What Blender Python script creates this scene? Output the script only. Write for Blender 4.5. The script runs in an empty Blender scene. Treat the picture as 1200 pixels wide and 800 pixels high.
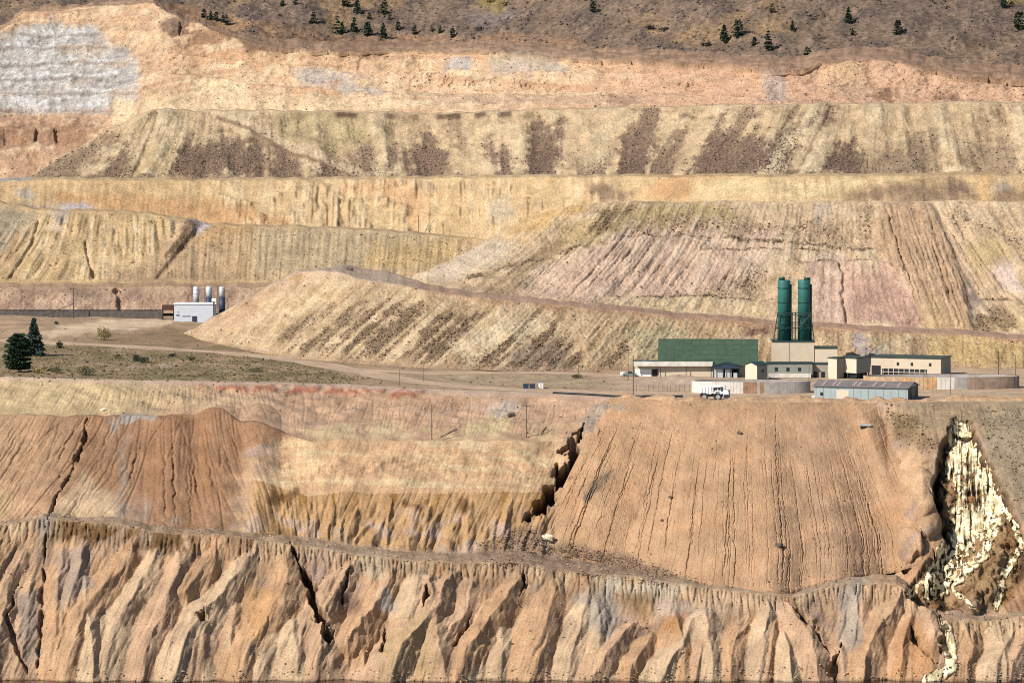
import bpy, math, random
import numpy as np
random.seed(7)
rng = np.random.default_rng(11)
SC = bpy.context.scene
COL = SC.collection
PI = math.pi
# ------------------------------------------------------------------ camera
FPX = 5625.0                       # focal length in photo pixels (photo 1200 px wide)
AL = math.atan(368 / FPX)
ca, sa = math.cos(AL), math.sin(AL)
cd = bpy.data.cameras.new('camera')
cam = bpy.data.objects.new('camera', cd)
COL.objects.link(cam)
cd.sensor_width = 36.0
cd.lens = 36.0 * FPX / 1200.0
cd.clip_start = 1.0
cd.clip_end = 20000.0
cam.location = (0, 0, 0)
cam.rotation_euler = (PI / 2 - AL, 0, 0)
SC.camera = cam
# ------------------------------------------------------------------ daylight
SUN_AZ, SUN_EL = math.radians(50), math.radians(39)      # sun behind the camera's left shoulder
w = bpy.data.worlds.new('World')
SC.world = w
w.use_nodes = True
nt = w.node_tree
bg = nt.nodes['Background']
sky = nt.nodes.new('ShaderNodeTexSky')
sky.sky_type = 'NISHITA'
sky.sun_disc = False
sky.sun_elevation = SUN_EL
sky.sun_rotation = math.radians(180 + 50)
sky.altitude = 1600
sky.air_density = 1.0
sky.dust_density = 0.6
nt.links.new(sky.outputs['Color'], bg.inputs['Color'])
bg.inputs['Strength'].default_value = 0.085
sd_ = bpy.data.lights.new('sun', 'SUN')
sd_.energy = 4.6
sd_.angle = math.radians(0.5)
sd_.color = (1.0, 0.94, 0.86)
sun = bpy.data.objects.new('sun', sd_)
COL.objects.link(sun)
from mathutils import Vector
sdir = Vector((-math.sin(SUN_AZ) * math.cos(SUN_EL), -math.cos(SUN_AZ) * math.cos(SUN_EL), math.sin(SUN_EL)))
sun.rotation_euler = (-sdir).to_track_quat('-Z', 'Y').to_euler()
sun.location = (-400, -300, 400)
SC.view_settings.view_transform = 'Standard'
SC.view_settings.look = 'None'
SC.view_settings.exposure = 0.7
SC.view_settings.gamma = 1.0
SC.cycles.use_denoising = False
SC.cycles.pixel_filter_type = 'BLACKMAN_HARRIS'
SC.cycles.filter_width = 1.0
SC.cycles.max_bounces = 4
SC.cycles.diffuse_bounces = 3

# ------------------------------------------------------------------ numeric helpers
f32 = np.float32
def tz(py):
    v = (400 - np.asarray(py, dtype=np.float64)) / FPX
    return (-sa + v * ca) / (ca + v * sa)
def ux(px, py):
    v = (400 - np.asarray(py, dtype=np.float64)) / FPX
    return (np.asarray(px) - 600) / FPX / (ca + v * sa)
def pt(px, py, Y):
    return Vector((float(ux(px, py) * Y), float(Y), float(tz(py) * Y)))
def ss(a, b, x):
    t = np.clip((x - a) / (b - a), 0, 1)
    return t * t * (3 - 2 * t)
def ip(pts, x):
    return np.interp(x, [p[0] for p in pts], [p[1] for p in pts])
_ga = np.linspace(0, 2 * PI, 256, endpoint=False)
_gx, _gy = np.cos(_ga).astype(f32), np.sin(_ga).astype(f32)
def _h(ix, iy, seed):
    h = (ix.astype(np.uint32) * np.uint32(374761393) + iy.astype(np.uint32) * np.uint32(668265263)
         + np.uint32((seed * 2246822519) & 0xffffffff))
    h = (h ^ (h >> np.uint32(13))) * np.uint32(1274126177)
    return ((h ^ (h >> np.uint32(16))) & np.uint32(255)).astype(np.intp)
def perlin(x, y, seed=0):
    x = np.asarray(x, dtype=f32); y = np.asarray(y, dtype=f32)
    x0 = np.floor(x); y0 = np.floor(y)
    fx = x - x0; fy = y - y0
    ix = x0.astype(np.int32); iy = y0.astype(np.int32)
    u = fx * fx * fx * (fx * (fx * 6 - 15) + 10)
    v = fy * fy * fy * (fy * (fy * 6 - 15) + 10)
    def g(dx, dy):
        k = _h(ix + dx, iy + dy, seed)
        return _gx[k] * (fx - dx) + _gy[k] * (fy - dy)
    a = g(0, 0); b = g(1, 0); c = g(0, 1); d = g(1, 1)
    a += u * (b - a); c += u * (d - c)
    return (a + v * (c - a)) * 1.5
def fbm(x, y, o=4, seed=0, gain=0.5):
    s = 0; a = 1.0; f = 1.0
    for i in range(o):
        s = s + a * perlin(x * f, y * f, seed + i * 17)
        a *= gain; f *= 2.03
    return s
def gul(x, y, seed, p=1.0):               # thin valley lines: 1 on the zero set of the noise, 0 away from it
    return np.clip(1 - np.abs(perlin(x, y, seed)) * 3.0 / p, 0, 1)
def lin(c):
    c = np.asarray(c, dtype=np.float64) / 255.0
    return np.where(c <= 0.04045, c / 12.92, ((c + 0.055) / 1.055) ** 2.4)
KALB = np.array([0.52, 0.52, 0.54])
def C(r, g, b):                           # a base colour from the look of the sunlit earth
    c = lin((r, g, b)) * KALB; l = float(c @ np.array([.3, .55, .15]))
    return (c * .92 + l * .08).astype(f32)
def pmask(px, py, poly, feather=3.0, n=0.0):
    poly = np.asarray(poly, dtype=np.float64)
    pad = feather * 3 + 12
    x0, y0 = poly.min(0) - pad; x1, y1 = poly.max(0) + pad
    out = np.zeros(px.shape, dtype=f32)
    sel = (px > x0) & (px < x1) & (py > y0) & (py < y1)
    if not sel.any(): return out
    X = px[sel]; Y = py[sel]
    d2 = np.full(X.shape, 1e9); ins = np.zeros(X.shape, bool)
    k = len(poly)
    for i in range(k):
        ax, ay = poly[i]; bx, by = poly[(i + 1) % k]
        ex, ey = bx - ax, by - ay
        t = np.clip(((X - ax) * ex + (Y - ay) * ey) / (ex * ex + ey * ey + 1e-9), 0, 1)
        d2 = np.minimum(d2, (X - ax - t * ex) ** 2 + (Y - ay - t * ey) ** 2)
        if by != ay:
            c = ((ay > Y) != (by > Y)) & (X < (bx - ax) * (Y - ay) / (by - ay) + ax)
            ins ^= c
    s = np.sqrt(d2); s = np.where(ins, -s, s)
    nn = n[sel] if isinstance(n, np.ndarray) else n
    out[sel] = ss(1, -1, (s + nn) / feather)
    return out
def ldist(px, py, pts, reach=60, closed=False):
    out = np.full(px.shape, 1e3, dtype=f32); par = np.zeros(px.shape, dtype=f32)
    P_ = np.asarray(pts, dtype=np.float64)
    x0, y0 = P_.min(0) - reach; x1, y1 = P_.max(0) + reach
    sel = (px > x0) & (px < x1) & (py > y0) & (py < y1)
    if not sel.any(): return out, par
    X = px[sel]; Y = py[sel]; d = np.full(X.shape, 1e6); pr = np.zeros(X.shape)
    L = [0.0]
    for i in range(len(P_) - 1): L.append(L[-1] + math.hypot(*(P_[i + 1] - P_[i])))
    for i in range(len(P_) - 1):
        ax, ay = P_[i]; bx, by = P_[i + 1]; ex, ey = bx - ax, by - ay
        t = np.clip(((X - ax) * ex + (Y - ay) * ey) / (ex * ex + ey * ey + 1e-9), 0, 1)
        q = (X - ax - t * ex) ** 2 + (Y - ay - t * ey) ** 2
        m = q < d
        d = np.where(m, q, d); pr = np.where(m, (L[i] + t * (L[i + 1] - L[i])) / L[-1], pr)
    out[sel] = np.sqrt(d); par[sel] = pr
    return out, par
def mix(col, c, m):
    m = np.asarray(m, dtype=f32)[..., None]
    return col * (1 - m) + np.asarray(c, dtype=f32) * m

# ------------------------------------------------------------------ node materials
def new_mat(name):
    m = bpy.data.materials.new(name); m.use_nodes = True
    return m, m.node_tree.nodes, m.node_tree.links, m.node_tree.nodes['Principled BSDF']
def earth_mat(name, s1, s2, bump, dist, amp=0.5):
    """soil: zone colour stored on the vertices, times grain at two sizes, and fine relief"""
    m, N, L, B = new_mat(name)
    at = N.new('ShaderNodeAttribute'); at.attribute_name = 'soil'
    tc = N.new('ShaderNodeTexCoord')
    n1 = N.new('ShaderNodeTexNoise'); n1.inputs['Scale'].default_value = s1; n1.inputs['Detail'].default_value = 6; n1.inputs['Roughness'].default_value = 0.7
    n2 = N.new('ShaderNodeTexNoise'); n2.inputs['Scale'].default_value = s2; n2.inputs['Detail'].default_value = 4
    L.new(tc.outputs['Object'], n1.inputs['Vector']); L.new(tc.outputs['Object'], n2.inputs['Vector'])
    r1 = N.new('ShaderNodeMapRange'); r1.inputs['From Min'].default_value = 0.3; r1.inputs['From Max'].default_value = 0.7
    r1.inputs['To Min'].default_value = 1 - amp; r1.inputs['To Max'].default_value = 1 + amp * 0.8
    r2 = N.new('ShaderNodeMapRange'); r2.inputs['From Min'].default_value = 0.3; r2.inputs['From Max'].default_value = 0.7
    r2.inputs['To Min'].default_value = 0.82; r2.inputs['To Max'].default_value = 1.16
    L.new(n1.outputs['Fac'], r1.inputs['Value']); L.new(n2.outputs['Fac'], r2.inputs['Value'])
    mu = N.new('ShaderNodeMath'); mu.operation = 'MULTIPLY'
    L.new(r1.outputs[0], mu.inputs[0]); L.new(r2.outputs[0], mu.inputs[1])
    vm = N.new('ShaderNodeVectorMath'); vm.operation = 'SCALE'
    L.new(at.outputs['Color'], vm.inputs[0]); L.new(mu.outputs[0], vm.inputs['Scale'])
    L.new(vm.outputs[0], B.inputs['Base Color'])
    B.inputs['Roughness'].default_value = 0.95
    B.inputs['Specular IOR Level'].default_value = 0.15
    bp = N.new('ShaderNodeBump'); bp.inputs['Strength'].default_value = bump; bp.inputs['Distance'].default_value = dist
    L.new(n1.outputs['Fac'], bp.inputs['Height']); L.new(bp.outputs['Normal'], B.inputs['Normal'])
    return m
def plain_mat(name, col, rough=0.7, var=0.15, scale=1.5, metal=0.0, spec=0.3):
    m, N, L, B = new_mat(name)
    tc = N.new('ShaderNodeTexCoord')
    n1 = N.new('ShaderNodeTexNoise'); n1.inputs['Scale'].default_value = scale; n1.inputs['Detail'].default_value = 5
    L.new(tc.outputs['Object'], n1.inputs['Vector'])
    r1 = N.new('ShaderNodeMapRange'); r1.inputs['From Min'].default_value = 0.3; r1.inputs['From Max'].default_value = 0.7
    r1.inputs['To Min'].default_value = 1 - var; r1.inputs['To Max'].default_value = 1 + var
    L.new(n1.outputs['Fac'], r1.inputs['Value'])
    vm = N.new('ShaderNodeVectorMath'); vm.operation = 'SCALE'; vm.inputs[0].default_value = col[:3]
    L.new(r1.outputs[0], vm.inputs['Scale']); L.new(vm.outputs[0], B.inputs['Base Color'])
    B.inputs['Roughness'].default_value = rough; B.inputs['Metallic'].default_value = metal
    B.inputs['Specular IOR Level'].default_value = spec
    return m
M_NEAR = earth_mat('pit_soil', 1.9, 0.16, 0.7, 0.3, 0.38)
M_FAN = earth_mat('fan_soil', 2.2, 0.12, 0.5, 0.18, 0.32)
M_FAR = earth_mat('dump_soil', 1.5, 0.12, 0.7, 0.45, 0.5)
M_HILL = earth_mat('hill_soil', 0.5, 0.08, 0.9, 1.0, 0.6)
M_GRD = earth_mat('ground_soil', 0.7, 0.15, 0.5, 0.25, 0.4)

# ------------------------------------------------------------------ mesh helpers
def raw_mesh(name, V, Fq, mat, col=None, smooth=True, nper=4):
    me = bpy.data.meshes.new(name)
    V = np.ascontiguousarray(V, dtype=f32); Fq = np.ascontiguousarray(Fq, dtype=np.int32)
    me.vertices.add(len(V)); me.vertices.foreach_set('co', V.ravel())
    me.loops.add(Fq.size); me.loops.foreach_set('vertex_index', Fq.ravel())
    nf = Fq.size // nper
    me.polygons.add(nf)
    me.polygons.foreach_set('loop_start', np.arange(0, Fq.size, nper, dtype=np.int32))
    me.polygons.foreach_set('loop_total', np.full(nf, nper, dtype=np.int32))
    me.polygons.foreach_set('use_smooth', np.full(nf, smooth, dtype=bool))
    if col is not None:
        a = me.attributes.new('soil', 'FLOAT_COLOR', 'POINT')
        cc = np.ones((len(V), 4), dtype=f32); cc[:, :3] = col
        a.data.foreach_set('color', cc.ravel())
    me.update(calc_edges=True); me.validate()
    if mat: me.materials.append(mat)
    return me
def tag(o, label=None, cat=None, group=None, kind=None):
    if label: o['label'] = label
    if cat: o['category'] = cat
    if group: o['group'] = group
    if kind: o['kind'] = kind
    return o
def link(name, me, parent=None):
    o = bpy.data.objects.new(name, me); COL.objects.link(o)
    if parent is not None: o.parent = parent
    return o
def grid_faces(R, Cn):
    i = np.arange((R - 1) * (Cn - 1), dtype=np.int64)
    a = (i // (Cn - 1)) * Cn + i % (Cn - 1)
    return np.stack([a, a + 1, a + 1 + Cn, a + Cn], 1)

def Gz(px):                                # level of the plant bench
    return -107 - 6 * ss(0, 700, np.asarray(px, dtype=np.float64))
def gnd(px, py):                           # point of the plant bench seen at a pixel
    Y = float(Gz(px) / tz(py))
    return pt(px, py, Y)

JIT = 1.0
class S: pass
def sheet(cols, lines):
    """terrain strip: per column, knots (toe, crest, bench ...) joined by straight slopes, finely divided"""
    cols = np.asarray(cols, dtype=np.float64)
    K = []; s = S()
    for ln in lines:
        mode = ln[0]
        if mode == 'plane':                # a level z, seen at py
            py = ip(ln[1], cols); t = tz(py)
            z = Gz(cols) if ln[2] is None else np.full(cols.shape, float(ln[2])); Y = z / t
        elif mode == 'abs':                # distance Y and level z given
            Y = ip(ln[1], cols); z = ip(ln[2], cols)
        elif mode == 'slope':              # climb at tan until py is reached
            jt = JIT * ((1.1 if JIT < 1.5 else .4) * perlin(cols / 17., cols * 0 + len(K), 401) + (.25 if JIT < 1.5 else 0) * perlin(cols / 5.5, cols * 0 + len(K), 402) + 1.2 * perlin(cols / 55., cols * 0 + len(K), 403))
            t = tz(ip(ln[1], cols) + jt); tg = ip(ln[2], cols) if isinstance(ln[2], list) else ln[2]
            Y0, z0 = K[-1]; Y = (z0 - Y0 * tg) / (t - tg); z = t * Y
        elif mode == 'step':
            Y0, z0 = K[-1]
            dy = ip(ln[1], cols) if isinstance(ln[1], list) else ln[1]
            dz = ip(ln[2], cols) if isinstance(ln[2], list) else ln[2]
            Y, z = Y0 + dy, z0 + dz
        K.append((np.asarray(Y, dtype=np.float64) + 0 * cols, np.asarray(z, dtype=np.float64) + 0 * cols))
    Yr, Zr, V, G, W = [], [], [], [], []
    for k in range(1, len(lines)):
        n = lines[k][3]; wf = lines[k][4] if len(lines[k]) > 4 else 1.0
        for j in range(n):
            q = j / n
            Yr.append(K[k - 1][0] * (1 - q) + K[k][0] * q); Zr.append(K[k - 1][1] * (1 - q) + K[k][1] * q)
            V.append(q); G.append(k - 1); W.append(wf)
    Yr.append(K[-1][0]); Zr.append(K[-1][1]); V.append(1.0); G.append(len(lines) - 2); W.append(W[-1])
    s.Y = np.array(Yr); s.Z = np.array(Zr)
    R, Cn = s.Y.shape
    s.V = np.repeat(np.array(V)[:, None], Cn, 1); s.G = np.repeat(np.array(G)[:, None], Cn, 1)
    s.W = np.repeat(np.array(W)[:, None], Cn, 1)
    s.K = K; s.cols = cols
    finish(s, np.repeat(cols[None, :], R, 0))
    return s
def finish(s, px):
    t = s.Z / s.Y; v = (t * ca + sa) / (ca - t * sa)
    s.py = 400 - FPX * v; s.px = px
    s.X = (px - 600) / FPX / (ca + v * sa) * s.Y
    dY = np.diff(s.Y, axis=0, prepend=s.Y[:1]); dZ = np.diff(s.Z, axis=0, prepend=s.Z[:1])
    s.T = np.cumsum(np.sqrt(dY ** 2 + dZ ** 2), 0)
    s.D = np.zeros(s.Y.shape); s.U = np.zeros(s.Y.shape)
def commit(s, name, mat, label=None, cat=None):
    """push the surface out by D along the face, up by U, and link it"""
    w = s.W
    s.X2 = s.X; s.Y2 = s.Y - s.D * (0.85 * w); s.Z2 = s.Z + s.D * (0.5 * w + 1.0 * (1 - w)) + s.U
    V = np.stack([s.X2, s.Y2, s.Z2], -1).reshape(-1, 3)
    me = raw_mesh(name, V, grid_faces(*s.Y.shape), mat, s.col.reshape(-1, 3))
    o = link(name, me); tag(o, label, cat, None, 'structure')
    s.o = o
    return o
def columns(a, b, st, lo=-260, hi=1460, far=6.0):
    m = np.arange(a, b, st)
    l = np.arange(lo, a, far) if lo < a else np.array([]); r = np.arange(b, hi + 1, far) if hi > b else np.array([])
    return np.concatenate([l, m, r])
def rocks_on(s, prob, n, r0, r1, name, col, mat, label=None, cat=None, flat=0.75):
    """loose blocks lying on a sheet: one joined mesh of small eight-sided stones"""
    p = prob.ravel() * ((s.px.ravel() > -30) & (s.px.ravel() < 1230)); p = p / p.sum()
    idx = rng.choice(p.size, n, p=p)
    base = np.stack([s.X2.ravel()[idx], s.Y2.ravel()[idx], s.Z2.ravel()[idx]], -1)
    rr = r0 + (r1 - r0) * rng.random(n) ** 3.0
    o6 = np.array([(1, 0, 0), (0, 1, 0), (-1, 0, 0), (0, -1, 0), (0, 0, 1), (0, 0, -1)], float)
    V = o6[None] * rr[:, None, None] * (0.65 + 0.7 * rng.random((n, 6, 1)))
    V = V + rng.normal(0, 0.18, V.shape) * rr[:, None, None]
    th = rng.random(n) * 2 * PI; c_, s_ = np.cos(th), np.sin(th)
    x = V[..., 0] * c_[:, None] - V[..., 1] * s_[:, None]; y = V[..., 0] * s_[:, None] + V[..., 1] * c_[:, None]
    V = np.stack([x, y, V[..., 2] * flat], -1) + base[:, None, :] + rng.normal(0, 0.15, (n, 1, 3))
    f8 = np.array([(0, 1, 4), (1, 2, 4), (2, 3, 4), (3, 0, 4), (1, 0, 5), (2, 1, 5), (3, 2, 5), (0, 3, 5)])
    Fq = (f8[None] + (np.arange(n) * 6)[:, None, None]).reshape(-1, 3)
    if col is None: cc = s.col.reshape(-1, 3)[idx] * (0.75 + 0.5 * rng.random((n, 1)))
    else: cc = np.asarray(col)[None] * (0.6 + 0.8 * rng.random((n, 1)))
    me = raw_mesh(name, V.reshape(-1, 3), Fq, mat, np.repeat(cc, 6, 0), smooth=False, nper=3)
    o = link(name, me); tag(o, label, cat, None, 'stuff')
    return o

# ================================================================== TERRAIN
EDGE = [(-260, 436), (0, 441), (120, 445), (250, 447), (400, 451), (480, 456), (560, 459), (640, 461), (700, 464), (760, 468), (820, 471), (1060, 472), (1120, 470), (1460, 470)]
L1 = [(-260, 640), (0, 616), (44, 606), (110, 612), (160, 618), (230, 627), (290, 629), (340, 638), (400, 645), (450, 653), (500, 657), (560, 660), (600, 657), (640, 665), (700, 672), (770, 680), (830, 688), (880, 694), (930, 699), (970, 686), (1000, 682), (1050, 684), (1085, 704), (1105, 726), (1150, 728), (1200, 722), (1460, 700)]
# ---------------------------------------------------------------- pit wall
JIT = 3.4
WZ = -184.6
cols = columns(-12, 1212, 1.0)
A = sheet(cols, [
    ('plane', [(-260, 812), (1460, 812)], WZ - 6),
    ('plane', [(-260, 795), (1460, 795)], WZ, 10),
    ('slope', L1, [(-260, 1.2), (0, 1.3), (500, 1.25), (1460, 1.3)], 165),
    ('step', [(-260, 12), (0, 10), (100, 13), (300, 16), (330, 20), (400, 21), (600, 26), (650, 30), (700, 25), (1040, 25), (1080, 10), (1460, 8)], 0.3, 10, 0.2),
    ('slope', [(-260, 550), (0, 548), (250, 552), (360, 578), (640, 576), (700, 590), (1060, 600), (1460, 600)],
        [(0, .65), (260, .66), (380, 1.15), (640, 1.1), (700, 1.0), (1460, 1.0)], 80),
    ('slope', [(-260, 488), (0, 488), (120, 488), (200, 486), (260, 488), (370, 517), (640, 517), (700, 505), (1060, 500), (1460, 500)],
        [(0, .65), (260, .68), (380, .9), (1460, 1.0)], 70),
    ('step', [(0, 5), (300, 5), (360, 5), (640, 5), (700, 1), (1460, 1)], 0.05, 4, 0.4),
    ('plane', EDGE, None, 60),
    ('step', 8, -1.5, 3, 0.3),
])
px, py, X, T = A.px, A.py, A.X, A.T
SMR = ip([(0, .7), (520, .6), (700, .4), (1200, .45)], px)
BUT = np.abs(perlin(X / 26 + 3.3, T / 140, 66)) * 4.2 + np.abs(perlin(X / 13, T / 90, 67)) * 1.2
A.D += BUT * np.isin(A.G, (0, 1)) * ss(1, .75, A.V * (A.G == 1)) - 1.4 * np.isin(A.G, (0, 1)) * ss(1, .75, A.V * (A.G == 1))
wn = fbm(X / 14, T / 20, 4, 3)                      # slow warp
wf_ = fbm(X / 3.0, T / 5.0, 3, 5)
low = ss(0, 6, A.T) * (A.G == 1)
wx = px + wn * 4.5 + wf_ * 1.1
wy = py + fbm(X / 10, T / 10, 3, 8) * 6
# spurs of the bottom cliff: crest lines read down the face
spurs = [
 ([(160, 627), (132, 673), (91, 720), (60, 785)], 5.5), ([(190, 632), (170, 671), (137, 723), (110, 790)], 5.5),
 ([(228, 630), (209, 671), (176, 734), (150, 795)], 6), ([(256, 632), (237, 662), (215, 700)], 4.5),
 ([(303, 636), (278, 673), (231, 717), (205, 760), (184, 795)], 8), ([(275, 700), (272, 740), (278, 795)], 5),
 ([(341, 640), (336, 682), (316, 717), (292, 750), (270, 795)], 8), ([(340, 725), (345, 760), (352, 795)], 6),
 ([(418, 648), (391, 690), (372, 730), (360, 795)], 6), ([(460, 655), (452, 690), (432, 720), (395, 760)], 4.5),
 ([(492, 660), (489, 690), (480, 730)], 4), ([(542, 665), (520, 690), (490, 734), (454, 772), (438, 795)], 8),
 ([(610, 662), (611, 687), (575, 723), (534, 772), (520, 797)], 7.5), ([(580, 720), (592, 760), (590, 795)], 4.5),
 ([(560, 675), (545, 715), (520, 745)], 4),
 ([(655, 678), (640, 717), (618, 765), (605, 797)], 6), ([(690, 690), (676, 730), (660, 795)], 5),
 ([(743, 727), (718, 756), (683, 797)], 6.5), ([(764, 738), (745, 778), (729, 799)], 5.5),
 ([(817, 724), (787, 767), (764, 797)], 7), ([(830, 735), (842, 770), (850, 799)], 4),
 ([(875, 728), (858, 756), (846, 797)], 5.5), ([(905, 700), (897, 740), (885, 797)], 5),
 ([(921, 701), (945, 739), (968, 797)], 7), ([(1064, 686), (1024, 734), (992, 797)], 7),
 ([(1000, 690), (1010, 730), (1000, 770)], 3.5), ([(1085, 705), (1098, 745), (1090, 797)], 6),
 ([(1130, 730), (1140, 760), (1128, 797)], 6), ([(1190, 725), (1170, 765), (1160, 797)], 6),
 ([(30, 640), (8, 690), (-20, 795)], 5.5), ([(75, 612), (70, 660), (62, 720), (58, 790)], 4.5), ([(40, 700), (30, 750), (34, 797)], 3.5),
 ([(100, 625), (92, 670), (75, 715)], 4.0), ([(20, 610), (-10, 650), (-40, 720)], 5)]
spurs = [([(p[0][0] + (x - p[0][0]) * .82, y) for x, y in p], a) for p, a in spurs]
r2 = random.Random(5)
for i in range(32):                                  # pyramids standing in front of the wall, feet in the water
    x0 = -40 + 1270 * (i + r2.random()) / 32; y0 = r2.uniform(672, 752); le = r2.uniform(-.25, .45) if x0 < 650 else r2.uniform(-.45, .4)
    ln = 800 - y0; spurs.append(([(x0, y0), (x0 - le * ln * r2.uniform(.35, .65), y0 + ln * .5), (x0 - le * ln, 800)], r2.uniform(3.4, 7.0)))
for i in range(45):                                  # short ribs
    x0 = r2.uniform(-30, 1220); y0 = r2.uniform(636, 745); ln = r2.uniform(25, 70); le = r2.uniform(.0, .6)
    spurs.append(([(x0, y0), (x0 - le * ln * .45, y0 + ln * .5), (x0 - le * ln, y0 + ln)], r2.uniform(1.0, 2.4)))
for i in range(26):                                  # lobes of the middle wall
    x0 = 330 + 320 * (i + r2.random()) / 26; y0 = r2.uniform(580, 618); ln = r2.uniform(38, 62); le = r2.uniform(.05, .6)
    spurs.append(([(x0, y0), (x0 - le * ln * .5, y0 + ln * .5), (x0 - le * ln, y0 + ln)], -r2.uniform(1.6, 3.4)))
D1 = np.zeros(px.shape); tint = np.zeros(px.shape, int)
for gsel, want in ((A.G <= 1, 1), (A.G == 3, -1)):
    sx, sy = wx[gsel], wy[gsel]; D1s = np.zeros(sx.shape); tid = np.zeros(sx.shape, int); add = np.zeros(sx.shape)
    for k_, (pts, amp) in enumerate(spurs):
        if amp * want < 0: continue
        amp = abs(amp); ys = [p[1] for p in pts]; xs = [p[0] for p in pts]; big = amp > 2.5 or want < 0
        m = (sx > min(xs) - 80) & (sx < max(xs) + 80) & (sy > ys[0] - 6)
        if not m.any(): continue
        xr = np.interp(sy[m], ys, xs); f_ = np.clip((sy[m] - ys[0]) / (ys[-1] - ys[0]), 0, 1.2)
        end = 1 if ys[-1] > 780 or want < 0 else 1 - ss(ys[-1] - 8, ys[-1] + 22, sy[m]) * .9
        a_ = amp * (.12 + .95 * f_ ** .75) * end * ss(ys[0] - 6, ys[0] + 8, sy[m])
        rv = .75 + .5 * ((k_ * 7919) % 13) / 13; dx = (sx[m] - xr) * .25
        d_ = a_ - np.where(dx < 0, -dx * .52 * rv, dx * .72 * rv)
        if big:
            t_ = tid[m]; w_ = d_ > D1s[m]; t_[w_] = k_ + 1; tid[m] = t_; D1s[m] = np.maximum(D1s[m], d_)
        else: add[m] = np.maximum(add[m], d_)
    D1[gsel] = D1s + .55 * add; tint[gsel] = tid
A.D += 1.15 * D1 * (.75 + .5 * np.clip(.5 + fbm(X / 30, T * 0, 2, 57), 0, 1)) * (.1 + .9 * ss(0, .12, 1 - A.V) * np.isin(A.G, (1, 3)) + (A.G == 0)) * np.isin(A.G, (0, 1, 3))
# gullies running down every face
kk = ip([(-260, .6), (0, .6), (110, .45), (170, .05), (230, -.1), (290, -.4), (325, -.3), (400, .3), (480, .3), (640, .45), (1060, -.1), (1200, -.3)], px)
phi = X + kk * (py - 520) * 0.26
m2 = ((A.G >= 3) & (A.G <= 4)).astype(float)
m3 = (A.G == 6).astype(float)
tp = np.sin(np.clip(A.V, 0, 1) * PI)
fl = ss(345, 262, px - (py - 520) * -.25)
A.D -= m2 * fl * (0.22 * gul(phi / 2.6, T / 40, 21, .7) + .35 * gul(phi / 7, T / 60, 22, .16) + .5 * gul(phi / 13, T / 80, 23, .07)) * (A.G >= 3)
A.D += m2 * (1 - fl) * (A.G == 3) * ss(0.0, .35, 1 - A.V) * (1.0 * (1 - np.abs(fbm((phi + wn) / 7, T / 16, 3, 31))) - .7 + .45 * np.abs(perlin((phi + wn * .5) / 2.2, T / 14, 37)))
def rills(S_, cond, x0, x1, y0, y1, lean_, n, seed, dep):
    q_ = random.Random(seed)
    xt = S_.px + np.interp(S_.px, [p[0] for p in lean_], [p[1] for p in lean_]) * (S_.py - y0)
    wob = fbm(S_.X / 4, S_.T / 4, 3, seed) * 1.6
    for i in range(n):
        c = q_.uniform(x0, x1); a0 = q_.uniform(y0 - 5, y0 + (y1 - y0) * .5); a1 = q_.uniform(a0 + 20, y1 + 20); wd = q_.uniform(1.0, 2.0); dp = dep * q_.uniform(.4, 1.2)
        j0, j1 = np.searchsorted(S_.cols, [c - 95, c + 95])
        sl = (slice(None), slice(j0, j1))
        g_ = np.clip(1 - np.abs(xt[sl] + wob[sl] - c) / wd, 0, 1) * ss(a0, a0 + 20, S_.py[sl]) * ss(a1, a1 - 15, S_.py[sl])
        S_.D[sl] -= dp * g_ * cond[sl]
LEAN = [(-100, .6), (0, .6), (110, .45), (170, .05), (230, -.1), (290, -.4), (325, -.45), (345, -.45)]
rills(A, m2 * fl, -60, 330, 487, 612, LEAN, 90, 24, .45)
A.D -= m2 * (1 - fl) * np.where(A.G == 3, .4, .12) * gul(phi / 2.4, T / 22, 33, .7)
A.D += m2 * (1 - fl) * (A.G == 4) * tp * 1.0 * fbm(X / 9, T / 5, 3, 35)
A.D -= m3 * 0.3 * gul(phi / 1.7, T / 22, 41, .7) * tp
A.D += m3 * tp * fbm(X / 12, T / 8, 3, 44) * 1.3
# low, rounded piles that were tipped over the left fan's crest
for cx, r_, top_ in ((200, 36, 488), (255, 30, 476), (306, 26, 474)):
    q = np.clip(1 - ((px - cx) / r_) ** 2, 0, 1)
    A.D += q * q * (2.6 if cx < 300 else 1.5) * ss(top_ - 3, top_ + 10, py) * ss(640, 540, py) * np.isin(A.G, (3, 4, 5, 6))
A.D += np.where(A.G <= 1, .4, .5) * fbm(X / 8, T / 14, 3, 51) * 0.7 + 0.10 * fbm(X / 1.6, T / 2.6, 3, 52)
A.D -= SMR * (A.G == 1) * (0.4 * gul((X + (py - 700) * .09) / 3.5 + wn * .4, T / 26, 55, .6) + 0.28 * gul((X + (py - 700) * .1) / 1.5, T / 16, 56, .7))
# small terraces across the bottom cliff
lx_ = X + (py - 700) * ip([(0, .10), (700, .10), (950, 0), (1200, .03)], px)
fadeL = SMR * (A.G <= 1) * ss(2, 22, py - ip(L1, px))
A.D += fadeL * (1.2 * (1 - np.abs(perlin(lx_ / 7 + wn * .5, T / 24, 151)) * 1.6) + .5 * (1 - np.abs(perlin(lx_ / 3.2 + wn * .4, T / 13, 152)) * 1.6) + .2 * (1 - np.abs(perlin(lx_ / 1.5 + wf_ * .3, T / 7, 153)) * 1.6) - 1.2)
A.D -= (A.G == 1) * ss(36, 10, py - ip(L1, px)) * ss(0, 4, py - ip(L1, px)) * .8 * gul(X / 1.7 + wn * .3, T / 14, 154, .8)
A.D += (A.G == 1) * 0.25 * np.abs(perlin(X / 40, (py + wn * 4) / 11, 58)) * ss(660, 700, py)
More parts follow.
